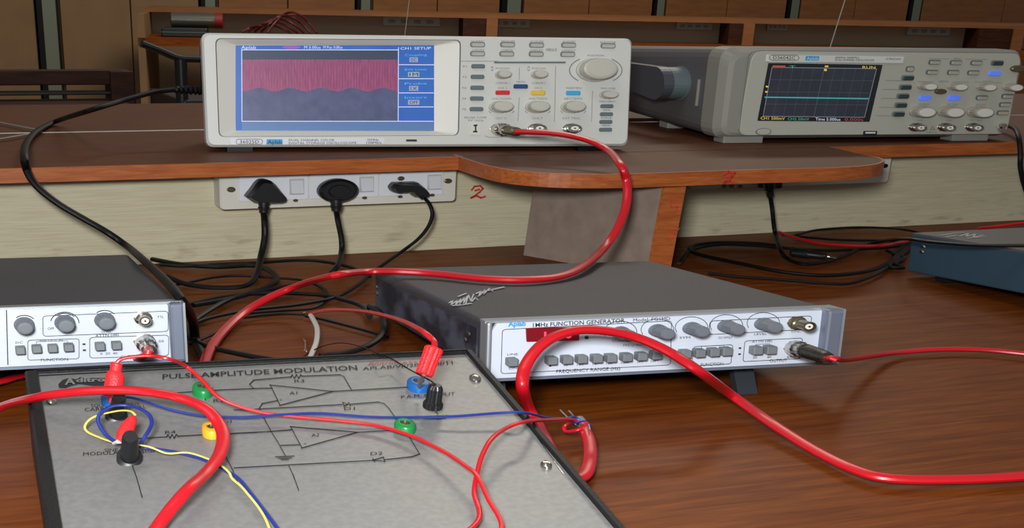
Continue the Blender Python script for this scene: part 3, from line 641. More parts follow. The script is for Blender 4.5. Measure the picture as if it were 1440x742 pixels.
ub = MB(); ub.prism(PF, pxrect(PF, 1223.3, 187, 19, 6, .15), 0, .0008); ubo = ub.build('usb_port', INK, s2); MB().prism(PF, pxrect(PF, 1223.3, 186.4, 14, 2.2, .1), 0, .0012).build('usb_tongue', SCOPEW2, ubo)
pr = MB()
for a in (((1306,82.5),(1334,82.8)), ((1358,83),(1388,83.4)), ((1290,114.6),(1312,114.8)), ((1337,115),(1362,115.2)), ((1370,115.2),(1380,115.3)), ((1397,116),(1408,116)), ((1245,113),(1268,113.4)), ((1242,125.5),(1264,125.8)), ((1239,138),(1261,138.2)), ((1236,150.6),(1258,150.8)), ((1232,162.6),(1254,162.8))): pr.line(PF, a, .5)
for t_, x0, y, x1 in (('MENU',1341,83.4,1351),('VERTICAL',1320,115.6,1334),('HORIZONTAL',1381,115.8,1396),('VOLTS/DIV',1291,147.6,1307),('VOLTS/DIV',1331,147.8,1347),('SEC/DIV',1372,148,1386),('CH1',1289,170,1297),('CH2',1330,170,1338),('EXT TRIG',1364,170,1380),('CAT II',1302,187,1316)): pr.text(PF, t_, (x0, y), (x1, y+.2), 2.4)
pr.line(PF, [(1308,182),(1311,177.5),(1314,182)], .7, closed=True); pr.line(PF, [(1400,178),(1406,186),(1414,187)], .6)
pr.build('printed_lettering', INKG, s2)
# side: vent line, carry handle
sl = MB(); sl.box(-.0045, -.0015, .055, .0565, .03, H2-.035); sl.build('side_groove', S2BEZ, case)
hp = Plane(M2, (0, 0, 0), (0, -1, 0), (0, 0, 1))  # outward normal -x
def side_lathe(y, z, ry, rz, prof, seg=32):
    L = []
    for r, n in prof: L.append([Vector((-n, y + math.cos(2*math.pi*i/seg)*ry*r, z + math.sin(2*math.pi*i/seg)*rz*r)) for i in range(seg)])
    return MB().loft(L, smooth=False)
# find the hub position on the side plane
def side_uv(px, py, x=0.0):
    P = hit(px, py, M2 @ Vector((x, 0, 0)), M2.to_3x3() @ Vector((1, 0, 0))); q = M2.inverted() @ P; return q.y, q.z
hy, hz = side_uv(957, 117); hy = min(max(hy, .06), DB_*.8)
_, zt = side_uv(957, 94); rz_ = abs(zt-hz); ry_ = rz_*1.5
hub = side_lathe(hy, hz, ry_, rz_, [(1.08, -.004), (1.08, .0025), (1, .003), (1, .020), (.9, .022)]).build('handle_hub', BTNG, s2)
hd = MB(); x0, x1 = -.034, -.021
arm = [(hy - math.sin(math.pi*k/14)*ry_*1.02, hz + math.cos(math.pi*k/14)*rz_*1.02) for k in range(15)] + [(hy + .06, hz - rz_*.75), (DB_+.03, hz - rz_*.2), (DB_+.045, hz+rz_*.3), (DB_+.03, hz + rz_*.9), (hy + .05, hz + rz_*1.0)]
hd.loft([[Vector((x1, y, z)) for y, z in arm], [Vector((x0, y, z)) for y, z in arm]]); hd.build('handle_arm', mat('handle_grey', (70, 74, 80), .45), s2)
MB().box(x0, W2+.05, DB_+.02, DB_+.045, hz-rz_*.2, hz+rz_*.8, .004).build('handle_grip', BTNG, s2)
for a, b, yy in ((1021, 1057, 0.0), (1343, 1375, 0.0), (1030, 1060, .6), (1343, 1375, .6)):
    xx0 = max(p2_.uv(a, 197)[0], .004); xx1 = xx0 + .05
    MB().box(xx0, xx1, .006 + yy*S, .03 + yy*S, -.022*S+.0002, .002, .0008).build('foot', S2BEZ, s2)

# ------------------------------------------------------------------ function generators
def fg_frame(v): return frame(*v)
VR = (.26515, .06869, .23824, 3.40332, .08624); WR, DR, HR = .97184*S, 1.11083*S, .14074*S
MR = fg_frame(VR)
def generator(label, M, W, D, H, xl, xr):
    """common body; xl, xr: pixel x where the white fascia starts and ends"""
    t = thing('function_generator', label, 'function generator', M)
    b = MB(); b.loft([[Vector((x, .004, z)) for x, z in rr(.0015, W-.0015, .002, H, .003)], [Vector((x, D, z)) for x, z in rr(.0015, W-.0015, .002, H-.001, .006)]]); b.build('case', [COVER], t)
    MB().box(.0006, .0016, .02, D-.004, .004, H-.007).build('side_panel', SIDE, t); MB().box(W-.0016, W-.0006, .02, D-.004, .004, H-.007).build('side_panel', SIDE, t)
    x0, x1 = xl, xr
    MB().box(0, x0, -.004, .012, 0, H+.0008, .0015).build('bezel_post', BEZL, t); MB().box(x1, W, -.010, .012, 0, H+.0008, .0022).build('bezel_post', BEZ, t)
    MB().box(W-.0012, W+.0004, -.0105, .012, 0, H+.0012).build('bezel_rim', BEZL, t)
    MB().box(0, W, .0012, .012, H-.0005, H+.0010).build('bezel_top_rail', BEZL, t); MB().box(0, W, -.0015, .012, -.001, .0008).build('bezel_bottom_rail', BEZ, t)
    fu = rounded([(x0, .001), (x1, .001), (x1, H-.0005), (x0+.004, H-.0005), (x0, H-.006)], .0004, 1)
    MB().prism(face_plane(M), fu, -.002, .001).build('fascia', FASCIA, t)
    return t
PR0 = face_plane(MR)
gr = generator('grey function generator with red digital readout, standing right of the grey trainer board', MR, WR, DR, HR, PR0.uv(689, 500)[0], PR0.uv(1151, 470)[0])
PR = Plane(MR, (0, -.001, 0), (1, 0, 0), (0, 0, 1))
def fgknob(pl, px, py, par, r=(13, 9.5), ln=.022): return knob(pl, px, py, r[0], r[1], ln, KNOBG, par, 20)
for x, y in ((872,467),(924,464),(972,461),(1021,458),(1073,455)): fgknob(PR, x, y, gr, (12, 8.2), .018)
bnc(PR, 1120, 453.5, 11, 8, .018, gr, BRASS)
bnc(PR, 1116, 489, 12, 9, .016, gr, METAL)
dw = MB(); dw.prism(PR, rounded([PR.uv(*p) for p in ((740,480),(813.5,478),(813.5,459),(739,461))], .0004), 0, .0012); dwo = dw.build('readout_window', REDDARK, gr)
dg_ = MB()
for k, c_ in enumerate('1.000'): pass
dg_.text(PR, '1.000', (764,475.6), (803,474.4), 9.5, .0016, bold=.03); dg_.build('readout_digits', LED, dwo)
MB().lathe(PR, 824.5, 474, 2.6, 2.4, [(1, 0), (1, .0012), (.6, .002)], 12).build('indicator', INK, gr)
for x, y in ((720,508),(775.3,505.8),(796.7,504.7),(817.3,503.9),(838.7,503.1),(858.2,502.4),(880,501.2),(901,500),(921.6,498.5),(962.4,496.6),(982.3,495.5),(1002.2,494.3),(1019.7,493.2),(1062.5,491.7),(1081.6,491)): button(PR, x-3, y-1, 13.5, 11, .008, BTN, gr, .15)
pr = MB()
pr.text(PR, '1MHz FUNCTION GENERATOR', (749,459.5), (878,452.8), 5.6, bold=.01); pr.text(PR, 'Model: FG1MD', (890,452), (942,449.5), 4.6)
pr.text(PR, 'FREQUENCY RANGE (Hz)', (782,524), (871.5,519.6), 4.6); pr.text(PR, 'FUNCTION', (985,514.6), (1016.7,513), 4.2); pr.text(PR, 'OUTPUT', (1082,509), (1106,507.8), 4.2); pr.text(PR, 'ATTN (dB)', (1057,481.6), (1085,480.4), 3.4)
for t_, x0, y, x1 in (('LINE',713,499.5,728),('ON',715,519,727),('1',772,515.4,775),('10',793,514.6,798),('100',811,513.8,820),('1K',833,513,840),('10K',852,512.2,861),('100K',873,511.2,885),('1M',896,510,903),('10M',915,508.8,925),('COARSE',860,480.5,884),('FREQUENCY',876,486.4,912),('SYM',955,476,970),('DC OFFSET',1010,476,1030),('LEVEL',1060,471,1078),('SYNC',1112,467.5,1126),('20',1058,504,1064),('40',1078,503.4,1084),('50',1106,503.6,1114),('kHz',746,503,752)): pr.text(PR, t_, (x0, y), (x1, y-.6), 3)
sl_ = -.052
rrline(pr, PR, 706, 463, 944, 525, .8, sl_, 5, -.03); rrline(pr, PR, 998, 451, 1141, 470, .8, sl_, 5, -.1)
rrline(pr, PR, 975, 487, 1030, 514, .8, sl_, 4, -.1); rrline(pr, PR, 1047, 479, 1128, 508, .8, sl_, 4, -.1)
for x, y in ((872,466),(924,463),(972,460),(1021,457),(1073,454)): pr.line(PR, [(x+23*math.cos(math.radians(t_)), y-15*math.sin(math.radians(t_))) for t_ in range(-20, 206, 15)], .8)
for x, y in ((1040,489),(1039.4,497.5),(748,502),(746.6,511)): pr.line(PR, [(x-1, y), (x+1, y)], 2.2)
pr.line(PR, [(986,490),(986,486.5),(1018,485),(1018,488)], .6); pr.line(PR, [(1062,487),(1062,484),(1082,483),(1082,486)], .6)
pr.build('printed_lettering', INK, gr)
MB().text(PR, 'Aplab', (714,458.6), (739,457.4), 6.4, bold=.04).build('brand_lettering', CYANINK, gr)
# white pen scribble on the lid, screws on the side
PT = top_plane(MR, HR + .0002)
sc_ = MB()
for st in ([(632,426),(637,423),(634,429),(643,423),(640,430),(648,421),(646,428),(653,419),(652,427),(657,417)], [(655,427),(659,415),(662,424),(666,414)], [(664,424),(668,419),(672,422)], [(670,413),(676,410),(673,417),(682,408),(680,414),(688,406),(693,410)], [(678,411),(690,408),(708,404)], [(645,417),(655,413)], [(638,430),(650,429),(662,427)]): sc_.line(PT, st, 1.1, .0004)
sc_.build('pen_scribble', WHCHALK, gr)
def on_left_side(M, px, py):
    P = hit(px, py, M.translation.copy(), M.to_3x3() @ Vector((1, 0, 0))); return M.inverted() @ P
for px, py in ((530,404),(530.5,413),(655,478),(660,470)):
    q = on_left_side(MR, px, py); MB().loft([[Vector((-.0008*k, q.y+math.cos(a*.785)*.003*(1-.4*k), q.z+math.sin(a*.785)*.0018*(1-.4*k))) for a in range(8)] for k in (0, 1)]).build('screw', METAL, gr)
# fold-out legs under the front, rubber feet at the back
MRi = MR.inverted()
def leg(px0, px1, pyb):
    a = PR0.uv(px0, 516)[0]; b = PR0.uv(px1, 516)[0]; mb = MB()
    gz = (MRi @ G(px0, pyb)); y0 = .022; drop = VR[4]*S
    A_ = [Vector((a, y0, 0)), Vector((b, y0, 0)), Vector((b, y0+.008, 0)), Vector((a, y0+.008, 0))]
    Wd = [MR @ v for v in A_]; Bt = [Vector((v.x, v.y, 0.0)) + (MR.to_3x3() @ Vector((.002, -.012, 0))) for v in Wd]
    for v in Bt: v.z = 0.0002
    Bt = [MRi @ v for v in Bt]; mb.loft([A_, Bt]); mb.build('leg', mat('leg_plastic', (40, 46, 52), .5) if 'leg_plastic' not in bpy.data.materials else bpy.data.materials['leg_plastic'], gr)
leg(1050, 1078, 548); leg(640+55, 723, 548)
VL = (.27991, .0752, -.51937, 3.49226, .09853); WL_, DL, HL = 1.18*S, 1.18135*S, .14187*S
MLr = frame(*VL); ML = MLr @ Matrix.Translation((-WL_, 0, 0))
PL0 = face_plane(ML)
gl_ = generator('grey function generator cut off by the left edge of the photo', ML, WL_, DL, HL, PL0.uv(-250, 500)[0], PL0.uv(238, 470)[0])
PLf = Plane(ML, (0, -.001, 0), (1, 0, 0), (0, 0, 1))
for x, y in ((-138,463),(-78,463),(34,456.5),(91,453.5),(147,450)): knob(PLf, x, y, 14, 10.5, .015, KNOBG, gl_, 20)
bnc(PLf, 201, 447, 11, 8.5, .014, gl_, METAL); bnc(PLf, 203, 479, 13, 9, .014, gl_, METAL)
for x, y in ((28.3,492.3),(51.2,490.4),(73.6,489.6),(96,488.2),(140,486.9),(163,485.6)): button(PLf, x, y-1.5, 14, 11, .007, BTN, gl_, .15)
pr = MB()
pr.text(PLf, 'FUNCTION', (57.5,507.6), (95.5,506.6), 4); pr.text(PLf, 'ATTN (dB)', (134,474), (167,471.6), 4); pr.text(PLf, 'OUTPUT', (170,503), (196,502), 3.6); pr.text(PLf, 'TTL', (221,447), (230,446.6), 3.2); pr.text(PLf, '50', (223,481), (230,480.6), 3.2)
pr.text(PLf, 'INV OUT IN', (56,480.2), (88,479), 3); pr.text(PLf, 'OFF', (67,463.5), (76,463), 3.4); pr.text(PLf, 'DC', (22,483), (32,482.6), 3.2); pr.text(PLf, '0  20  40', (141,498.4), (165,497.6), 3); pr.text(PLf, 'LEVEL', (143,467.4), (156,467), 3)
rrline(pr, PLf, 60, 444, 236, 472.5, .8, -.04, 5, .02); rrline(pr, PLf, 39, 478, 111, 506, .8, -.03, 4); rrline(pr, PLf, 126, 474, 237, 503, .8, -.03, 5)
pr.line(PLf, [(9,436),(11,512)], 1.4); pr.line(PLf, [(51,486),(51,480),(95,478.6),(95,483)], .6)
for x, y in ((34,456),(91,453),(147,449)): pr.line(PLf, [(x+17*math.cos(math.radians(t_)), y-13*math.sin(math.radians(t_))) for t_ in range(40, 145, 15)], 1.2)
pr.line(PLf, [(91+20*math.cos(math.radians(t_)), 453.5-15*math.sin(math.radians(t_))) for t_ in range(0, 175, 12)], 1.2)
for x, y in ((118,483.5),(118.6,492)): pr.line(PLf, [(x-1.2, y), (x+1.2, y)], 2.4)
pr.build('printed_lettering', INK, gl_)
MB().box(.02, .06, .02, .03, -.098*S+.003, .001).build('leg', BLACK, gl_); MB().box(WL_-.06, WL_-.03, .02, .03, -.098*S+.003, .001).build('leg', BLACK, gl_)

# ------------------------------------------------------------------ pulse amplitude modulation trainer
MP = frame(.27721, -.1212, -.80628, 3.0167, .19); WP = 1.04627*S; LP = 1.2*S
MPi = MP.inverted()
tr = thing('trainer_kit', 'black framed grey electronics trainer board headed PULSE AMPLITUDE MODULATION in the foreground', 'trainer board', MP)
PPn = top_plane(MP, -.003)
il = PPn.uv(55, 527)[0]; ir = PPn.uv(653.5, 497)[0]; it = PPn.uv(400, 509.5)[1]
bx = MB(); tc_ = [Vector((0, 0, -.004)), Vector((WP, 0, -.004)), Vector((WP, -LP, -.004)), Vector((0, -LP, -.004))]
bt = []
for v in tc_:
    w = MP @ v; w.z = 0.0006; bt.append(MPi @ w)
bx.loft([bt, tc_]); bx.build('case', BLACKM, tr)
fb_ = MB()
def ring(mb, x0, x1, y0, y1, X0, X1, Y0, Y1, z0, z1):
    o = [(X0, Y0), (X1, Y0), (X1, Y1), (X0, Y1)]; i_ = [(x0, y0), (x1, y0), (x1, y1), (x0, y1)]; k = .0015
    L = [[(a, b, z0) for a, b in o], [(a, b, z1-k) for a, b in o], [(a + (k if a == X0 else -k), b + (k if b == Y0 else -k), z1) for a, b in o], [(a, b, z1) for a, b in i_], [(a, b, z0) for a, b in i_]]
    mb.loft([[Vector(p) for p in l] for l in L], False, False)
ring(fb_, il-.001, ir+.001, -LP+.012, it+.001, 0, WP, -LP, 0, -.006, 0); fb_.build('frame_rim', BLACKM, tr)
MB().box(il-.0008, ir+.0008, -LP+.0125, it+.0008, -.005, -.003).build('front_panel', PANEL, tr)
MB().line(PPn, [(56,528.6),(653,498)], 1.6, .0004).line(PPn, [(653,498),(733,585),(792,666)], 1.0, .0004).build('panel_edge', METAL, tr)
for x, y in ((73,565),(668,533),(768,655)):
    s_ = MB(); s_.lathe(PPn, x, y, 8, 5, [(1, 0), (.95, .0012), (.6, .0024), (.2, .0026)], 16); so = s_.build('screw', METAL, tr)
cm = MB(); cl = lambda pts, w=1.35, closed=False: cm.line(PPn, pts, w, .0005, closed)
MB().text(PPn, 'PULSE AMPLITUDE MODULATION', (228.5,533.6), (503,520.6), 6.6, .0005, bold=.012).build('title_lettering', INK, tr)
cl([(300,549.5),(355,547),(382,546.4)]); cl([(357,547),(351,541),(357,535),(409,530.6)]); cl([(409,530.6),(411,527.5),(414,532.5),(417,527.5),(420,532.5),(423,527.5),(425,529.5)]); cl([(425,529.5),(478,527.6),(483.5,530),(494,548)])
cl([(380,542),(394,570.5),(468,551)], closed=True); cl([(468,551),(573,545)]); cl([(390,564),(369,568),(364.5,575)])
cl([(330,577),(364,575.8),(480,569.5)]); cl([(484,571.5),(482,566.5),(489,569),(484,571.5)]); cl([(490,566.3),(493,571.6)]); cl([(493,569),(532,566),(540,568),(547,575),(559,592)])
cl([(364.5,575),(372,590),(381,607),(390,621),(401,641)]); cl([(388,643),(413,642)]); cl([(392,645),(409,644.4)]); cl([(396,647),(405,646.6)])
cl([(316,610.6),(378,607.6),(409,605)]); cl([(408.7,600.6),(424.6,630.5),(502.6,608.5)], closed=True); cl([(395.7,627),(420,626)]); cl([(502.6,608.5),(553,606)])
cl([(575,614),(590,639),(579,643),(542,647)]); cl([(525,647.5),(539,643.5),(541,649.5),(525,647.5)]); cl([(524,645),(527,650)]); cl([(525,648),(330,658.5)]); cl([(406,655.5),(412,668),(420,690)])
cl([(192,617.4),(234.4,615)]); cl([(234.4,615),(236,611.5),(239,617),(242,611.5),(245,617),(248,611.5),(250.6,614)]); cl([(250.6,614),(288,612)]); cl([(320,610.7),(360,608.8)]); cl([(306,620),(327,661),(335,680)])
cl([(250.6,552.8),(272,551.4)]); cl([(296,588),(299,594),(292,600)]); cl([(287,557),(289,563)]); cl([(186,655),(192,672),(200,700)])
cl([(609,573),(616,583)]); cl([(606,586),(630,585)]); cl([(610,588),(626,587.4)]); cl([(615,590),(621,590)])
for t_, x0, y0, x1, y1, h in (('SINE WAVE',147,636,196,634,4.4),('MODULATING SIGNAL',117,641.5,238,636,4.6),('SQUARE',128,573.5,160,572,4.6),('WAVE',176,571.5,196,570.6,4.6),('CARRIER  SIGNAL',119,579,206,574.8,4.6),('P.A.M. OUTPUT',564,561,640,556,4.4),('R3',414,538.5,428,538,4),('A1',407,555.5,418,555,4.2),('R4',232,611,247,610,4.4),('A2',438,614.6,449,614.2,4.2),('D1',484,577.4,499,576.6,4),('D2',521,640.8,538,640,4.4),('R2',300,566.4,316,565.6,4.4),('D3',315,595.6,326,595,4)): cm.text(PPn, t_, (x0, y0), (x1, y1), h, .0005)
cm.text(PPn, '+', (393,564.5), (397,564.3), 3, .0005); cm.text(PPn, '+', (427,626), (431,625.8), 3, .0005)
cm.text(PPn, 'APLAB/VII/2007-08/11', (510,521), (637,512.5), 4.2, .0005)
cm.build('circuit_diagram', INK, tr)
st = MB(); st.text(PPn, 'Aditron', (517,514.6), (560,511.8), 6, .0005); st.text(PPn, 'ASSET REG.', (564,512.6), (640,509.6), 4, .0005); st.build('red_stamp', mat('stamp_ink', (176, 90, 84), .6), tr)
lg = MB()
blob = [(83,546),(82,541),(88,535),(97,532),(107,534),(113,531),(122,533),(130,532),(160,532),(160,542),(140,543.5),(126,542.5),(112,540.5),(100,543),(92,546.5)]
lg.add([PPn.p(*PPn.uv(*p), .0005) for p in blob], [list(range(len(blob)))]); lgo = lg.build('logo_badge', INK, tr)
lt = MB(); lt.text(PPn, 'A', (91,542.5), (106,541.5), 9, .0009, bold=.03); lt.text(PPn, 'ditron', (107,539), (158,537.4), 5.6, .0009, bold=.03); lt.build('logo_lettering', PANEL, lgo)
def terminal(px, py, rw, rh, mt, h=.005, hole=True):
    t = MB().lathe(PPn, px, py, rw, rh, [(1, 0), (1, h*.7), (.92, h*.9), (.72, h), (.5, h), (.45, h*.6), (.3, h*.6)]).build('terminal', mt, tr)
    MB().lathe(PPn, px, py, rw, rh, [(.42, 0), (.42, h*.9), (.3, h*1.0), (.2, h*.8)], 16).build('terminal_sleeve', BRASS, t); return t
terminal(285,553,14.5,8, GREEN, .005); terminal(297,610,13.5,8, YTERM, .005); terminal(588,545.5,16,8, BTERM, .005); terminal(569,604.5,15,8, GREEN, .005)
terminal(157,566,15,8, BTERM, .005)
for uu, mt_ in ((.09, YTERM), (.12, BTERM), (.17, GREEN), (.20, GREEN)):
    t_ = MB().lathe_uv(PPn, uu, -.302, .0068, .0068, [(1, 0), (1, .0035), (.92, .0045), (.72, .005), (.5, .005), (.45, .003)]).build('terminal', mt_, tr)
def post(px, py, px2, py2, h, r, flare=1.5):
    a = PPn.loc(px, py); b = PPn.loc(px2, py2, h); return MB().rod(a, b, [(0, flare), (.14, flare), (.18, 1.05), (.9, .95), (1, .8)], r, squash=1)
post(182,647,183,613,.020,.0046).build('binding_post', BLACK, tr)
post(163,586,168,557,.018,.0042).build('binding_post', BLACK, tr)

# ------------------------------------------------------------------ teal instrument at the right
A = G(1275, 381, 0.02); B = G(1440, 413, 0.055)
Dd = (A - B).normalized(); yw_ = math.atan2(-Dd.x, Dd.y); tl_ = math.asin(max(-.2, min(.2, -Dd.z)))
MT0 = frame(yw_, tl_, 0, 0, 0); LT = 1.15*S; HT = .135*S; WT = 1.0*S
MT = MT0.copy(); MT.translation = A - (MT0.to_3x3() @ Vector((0, 1, 0))) * LT
tb_ = thing('power_supply', 'dark teal instrument box with scratched lid at the right edge of the photo', 'instrument', MT)
MB().box(0, WT, .008, LT, 0, HT, .0015).build('case', TEAL, tb_); MB().box(.0006, WT-.0006, .006, LT-.0006, HT-.0005, HT+.0012).build('lid', TEALTOP, tb_)
MB().box(-.001, WT+.001, -.002, .008, -.001, HT+.002, .002).build('front_bezel', BEZ, tb_)
MB().box(.003, WT-.003, -.0035, -.002, .002, HT-.002).build('fascia', FASCIA, tb_)
for k in range(3): MB().lathe_uv(face_plane(MT, -.0035), WT*(.25+.25*k), HT*.5, .011, .008, [(1, 0), (.95, .014), (.8, .016)], rib=18).build('knob', KNOBG, tb_)
for y_ in (LT*.06, LT*.85):
    for x_ in (.01, WT-.03):
        zf = min((MT @ Vector((x_, y_+yy, 0))).z for yy in (0, .015)); MB().box(x_, x_+.02, y_, y_+.015, -zf+.0012, .001).build('foot', BLACK, tb_)
MTi = MT.inverted()
for px, py in ((1294,355),(1296,348)):
    q = MTi @ hit(px+2, py-1, MT.translation.copy(), MT.to_3x3() @ Vector((1, 0, 0)))
    MB().loft([[Vector((-.001*k, q.y+math.cos(a*.785)*.0035*(1-.4*k), q.z+math.sin(a*.785)*.002*(1-.4*k))) for a in range(8)] for k in (0, 1)]).build('screw', METAL, tb_)
PTt = Plane(MT, (0, 0, HT+.0013), (1, 0, 0), (0, 1, 0)); sc_ = MB()
for st in ([(1322,331),(1338,329)], [(1330,333),(1345,331)], [(1350,332),(1362,328),(1358,333),(1372,329),(1368,334),(1382,331)], [(1360,335),(1385,333)], [(1340,328),(1356,327)]): sc_.line(PTt, st, .7, .0003)
sc_.build('lid_scratches', BTNL, tb_)

# ------------------------------------------------------------------ socket boards under the shelf
def switch_board(label, px0, px1, pyt0, pyb0, pyb1, mods, screws):
    dn = 5.215 - .085; PB = Plane(MW, (0, dn*S, 0), (1, 0, 0), (0, 0, 1))
    x0, z0 = PB.uv(px0, pyb0); x1, _ = PB.uv(px1, pyb1); z1 = (ZS-TK)*S - .0015; z0 = max(z0, PB.uv(px1, pyb1)[1])
    M = MW @ Matrix.Translation((x0, dn*S, z0)); t = thing('switch_board', label, 'socket board', M, 'socket boards under the shelf')
    w, h = x1-x0, z1-z0; PBl = face_plane(M)
    MB().prism(PBl, rounded([(0, 0), (w, 0), (w, h), (0, h)], .004), -.085*S, 0, .0012).build('backing_plate', IVORY, t)
    return t, PBl, w, h, dn
sb, PB, wB, hB, dnB = switch_board('white switch and socket board under the shelf with three black plugs in it', 310, 641, 0, 297.5, 282.5, None, None)
zlo = .0075; zhi = hB-.0012
mods = [(336, 433.5), (435.5, 531.8), (533.6, 622)]
sw_x = [(407.5,425.6), (505.6,523.6), (601,618.7)]
for (a, b), (c, d) in zip(mods, sw_x):
    x0 = PB.uv(a, 270)[0]; x1 = PB.uv(b, 266)[0]
    mo = MB().prism(PB, rounded([(x0, zlo), (x1, zlo), (x1, zhi), (x0, zhi)], .0008), 0, .0016, .0005).build('module_plate', WHITEPL, sb)
    sx0 = PB.uv(c, 262)[0]; sx1 = PB.uv(d, 260)[0]; zc = hB*.60; hh = hB*.2
    ro = MB().prism(PB, [(sx0-.001, zc-hh-.001), (sx1+.001, zc-hh-.001), (sx1+.001, zc+hh+.001), (sx0-.001, zc+hh+.001)], .0016, .0019).build('switch_frame', BTNL, mo)
    rk = MB(); rk.loft([[PB.p(x, z, .0016) for x, z in ((sx0, zc-hh), (sx1, zc-hh), (sx1, zc+hh), (sx0, zc+hh))], [PB.p(x, z, n) for x, z, n in ((sx0+.0004, zc-hh+.0004, .0052), (sx1-.0004, zc-hh+.0004, .0052), (sx1-.0004, zc+hh-.0004, .0028), (sx0+.0004, zc+hh-.0004, .0028))]]); rk.build('switch', mat('rocker', (200, 204, 210), .4) if 'rocker' not in bpy.data.materials else bpy.data.materials['rocker'], sb)
for x, y, r, mt in ((324.4,266,6,BRASS),(629,254,5.5,BRASS),(415,281.3,3.4,BRASS),(512,277.6,3.4,BRASS),(562,276,3.4,BRASS),(607,273.8,3.4,BRASS),(563,250.5,5,BRASS)):
    MB().lathe(PB, x, y, r, r*.62, [(1, 0.001), (1, .0022), (.7, .003)], 14).build('screw' if y != 250.5 else 'socket_hole', mt, sb)
sb2, PB2, wB2, hB2, _ = switch_board('cream switch board half hidden behind the bow-fronted shelf extension', 968, 1249, 0, 274, 256, None, None)
PQ = PB2
for a, b in ((1010, 1075), (1080, 1145), (1150, 1205)):
    x0 = PB2.uv(a, 262)[0]; x1 = PB2.uv(b, 262)[0]; MB().prism(PB2, [(x0, .008), (x1, .008), (x1, hB2-.002), (x0, hB2-.002)], 0, .0016).build('module_plate', IVORY, sb2)
    MB().prism(PB2, [(x1-.022, hB2*.3), (x1-.01, hB2*.3), (x1-.01, hB2*.8), (x1-.022, hB2*.8)], .0016, .004).build('switch', WHITEPL, sb2)
MB().lathe(PB2, 1243, 233, 5, 3, [(1, 0), (1, .0014), (.7, .002)], 14).build('screw', RUBBER, sb2)
for x in (1018, 1028, 1040): MB().lathe(PB2, x, 262, 3.4, 2.4, [(1, .001), (1, .0022), (.7, .003)], 12).build('screw', BRASS, sb2)

# ------------------------------------------------------------------ cables
TOPR = top_plane(MR, HR)
TOPL = top_plane(ML, HL)
def pts3(lst):
    out = []
    for q in lst:
        k = q[0]
        if k == 'z': out.append(G(q[1], q[2], q[3]))
        elif k == 'd': out.append(WL(q[1], q[2], q[3]))
        elif k == 'r': out.append(TOPR.wp(q[1], q[2], q[3]))
        elif k == 'l': out.append(TOPL.wp(q[1], q[2], q[3]))
        elif k == 'p': out.append(PPn.wp(q[1], q[2], q[3]))
        elif k == 's': out.append(G(q[1], q[2], ZS + q[3]))
    return out
def zs(lst, z): return [('z', x, y, z) for x, y in lst]
def T(o): return Matrix.Translation(o)
def lead(name, label, cat, origin, group=None): return thing(name, label, cat, T(origin), group)
def local(pts, o): return [p - o for p in pts]
def cable_part(t, o, lst, wpx, mt, name='cable', squash=.62, seg=10):
    P = pts3(lst); mid = P[len(P)//2]; r = rpx(mid, wpx) / 2
    return MB().tube(local(P, o), r, seg, squash).build(name, mt, t)

# 1 thick red coax from the white oscilloscope over the right generator
P0 = p1_.M @ p1_.loc(703, 181.4, .012)
t = lead('coaxial_cable', 'thick red cable from the white oscilloscope, arching down over the right function generator', 'cable', P0)
pa = p1_.wp(703, 181.4, .006); pb = p1_.wp(714, 183, .030); pc_ = p1_.wp(727, 185.5, .052)
MB().rod(pa-P0, pb-P0, [(0, 1.0), (.1, 1.12), (.45, 1.12), (.5, .9), (1, .86)], rpx(pa, 12.5), squash=.6, rib=14).build('plug', METAL, t)
MB().rod(pb-P0, pc_-P0, [(0, .8), (.2, .8), (.22, .95), (.9, .95), (1, .6)], rpx(pa, 10), squash=.62).build('plug_collar', BRASS, t)
ext_d = (MWi @ G(880, 245, ZS)).y / S
lst = [('d',725,185,4.90),('d',745,185.5,4.86),('d',775,187,4.80),('d',805,191.5,4.74),('d',832,199,4.66),('d',856,212,4.56),('d',873,232,ext_d-.10),('d',881,255,ext_d-.12),('d',881,285,ext_d-.16),('d',870,317,ext_d-.22),('d',850,348,4.15),('r',822,373,.006),('r',788,388,.0035),('r',740,393,.0035),('r',680,391.5,.0035),('r',610,384.5,.0035),('r',560,381.5,.0045),('d',515,382,4.0),('d',470,387,3.9),('z',420,401,.10),('z',375,420,.06),('z',340,442,.03),('z',312,468,.02),('z',294,494,.02),('z',284,520,.02)]
P = pts3(lst); r_ = rpx(P[11], 13.5)/2
cable_part(t, P0, lst, 15, REDC)
# 2 red cable at the right generator output
P0 = PR.wp(1116, 489, .014)
t = lead('coaxial_cable', 'red cable from the output of the right function generator to the right edge', 'cable', P0)
pts = [PR.wp(1116, 489, .004), PR.wp(1131, 492.5, .03), PR.wp(1164, 503, .065)]
MB().rod(pts[0]-P0, pts[1]-P0, [(0, 1.05), (.15, 1.15), (.6, 1.15), (.65, .95), (1, .92)], rpx(pts[0], 13), squash=.75, rib=12).build('plug', METAL, t)
MB().rod(pts[1]-P0, pts[2]-P0, [(0, .95), (.08, 1.05), (.12, .9), (.2, 1.05), (.28, .9), (.36, 1.02), (.44, .88), (.5, 1.0), (.58, .86), (.66, .98), (.74, .82), (.82, .94), (.9, .8), (1, .8)], rpx(pts[0], 12), squash=.75).build('strain_relief', mat('dark_ferrule', (62, 58, 50), .35, .6), t)
e_ = pts[2]; lst = [('z',1164,504.3,e_.z/S),('z',1190,505.5,.10),('z',1222,501,.05),('z',1260,495.5,.02),('z',1320,491,.018),('z',1380,491.5,.018),('z',1440,497,.018),('z',1500,505,.018),('z',1600,524,.018),('z',1750,560,.018),('z',1900,640,.018),('z',1980,760,.018),('z',2000,900,.018)]
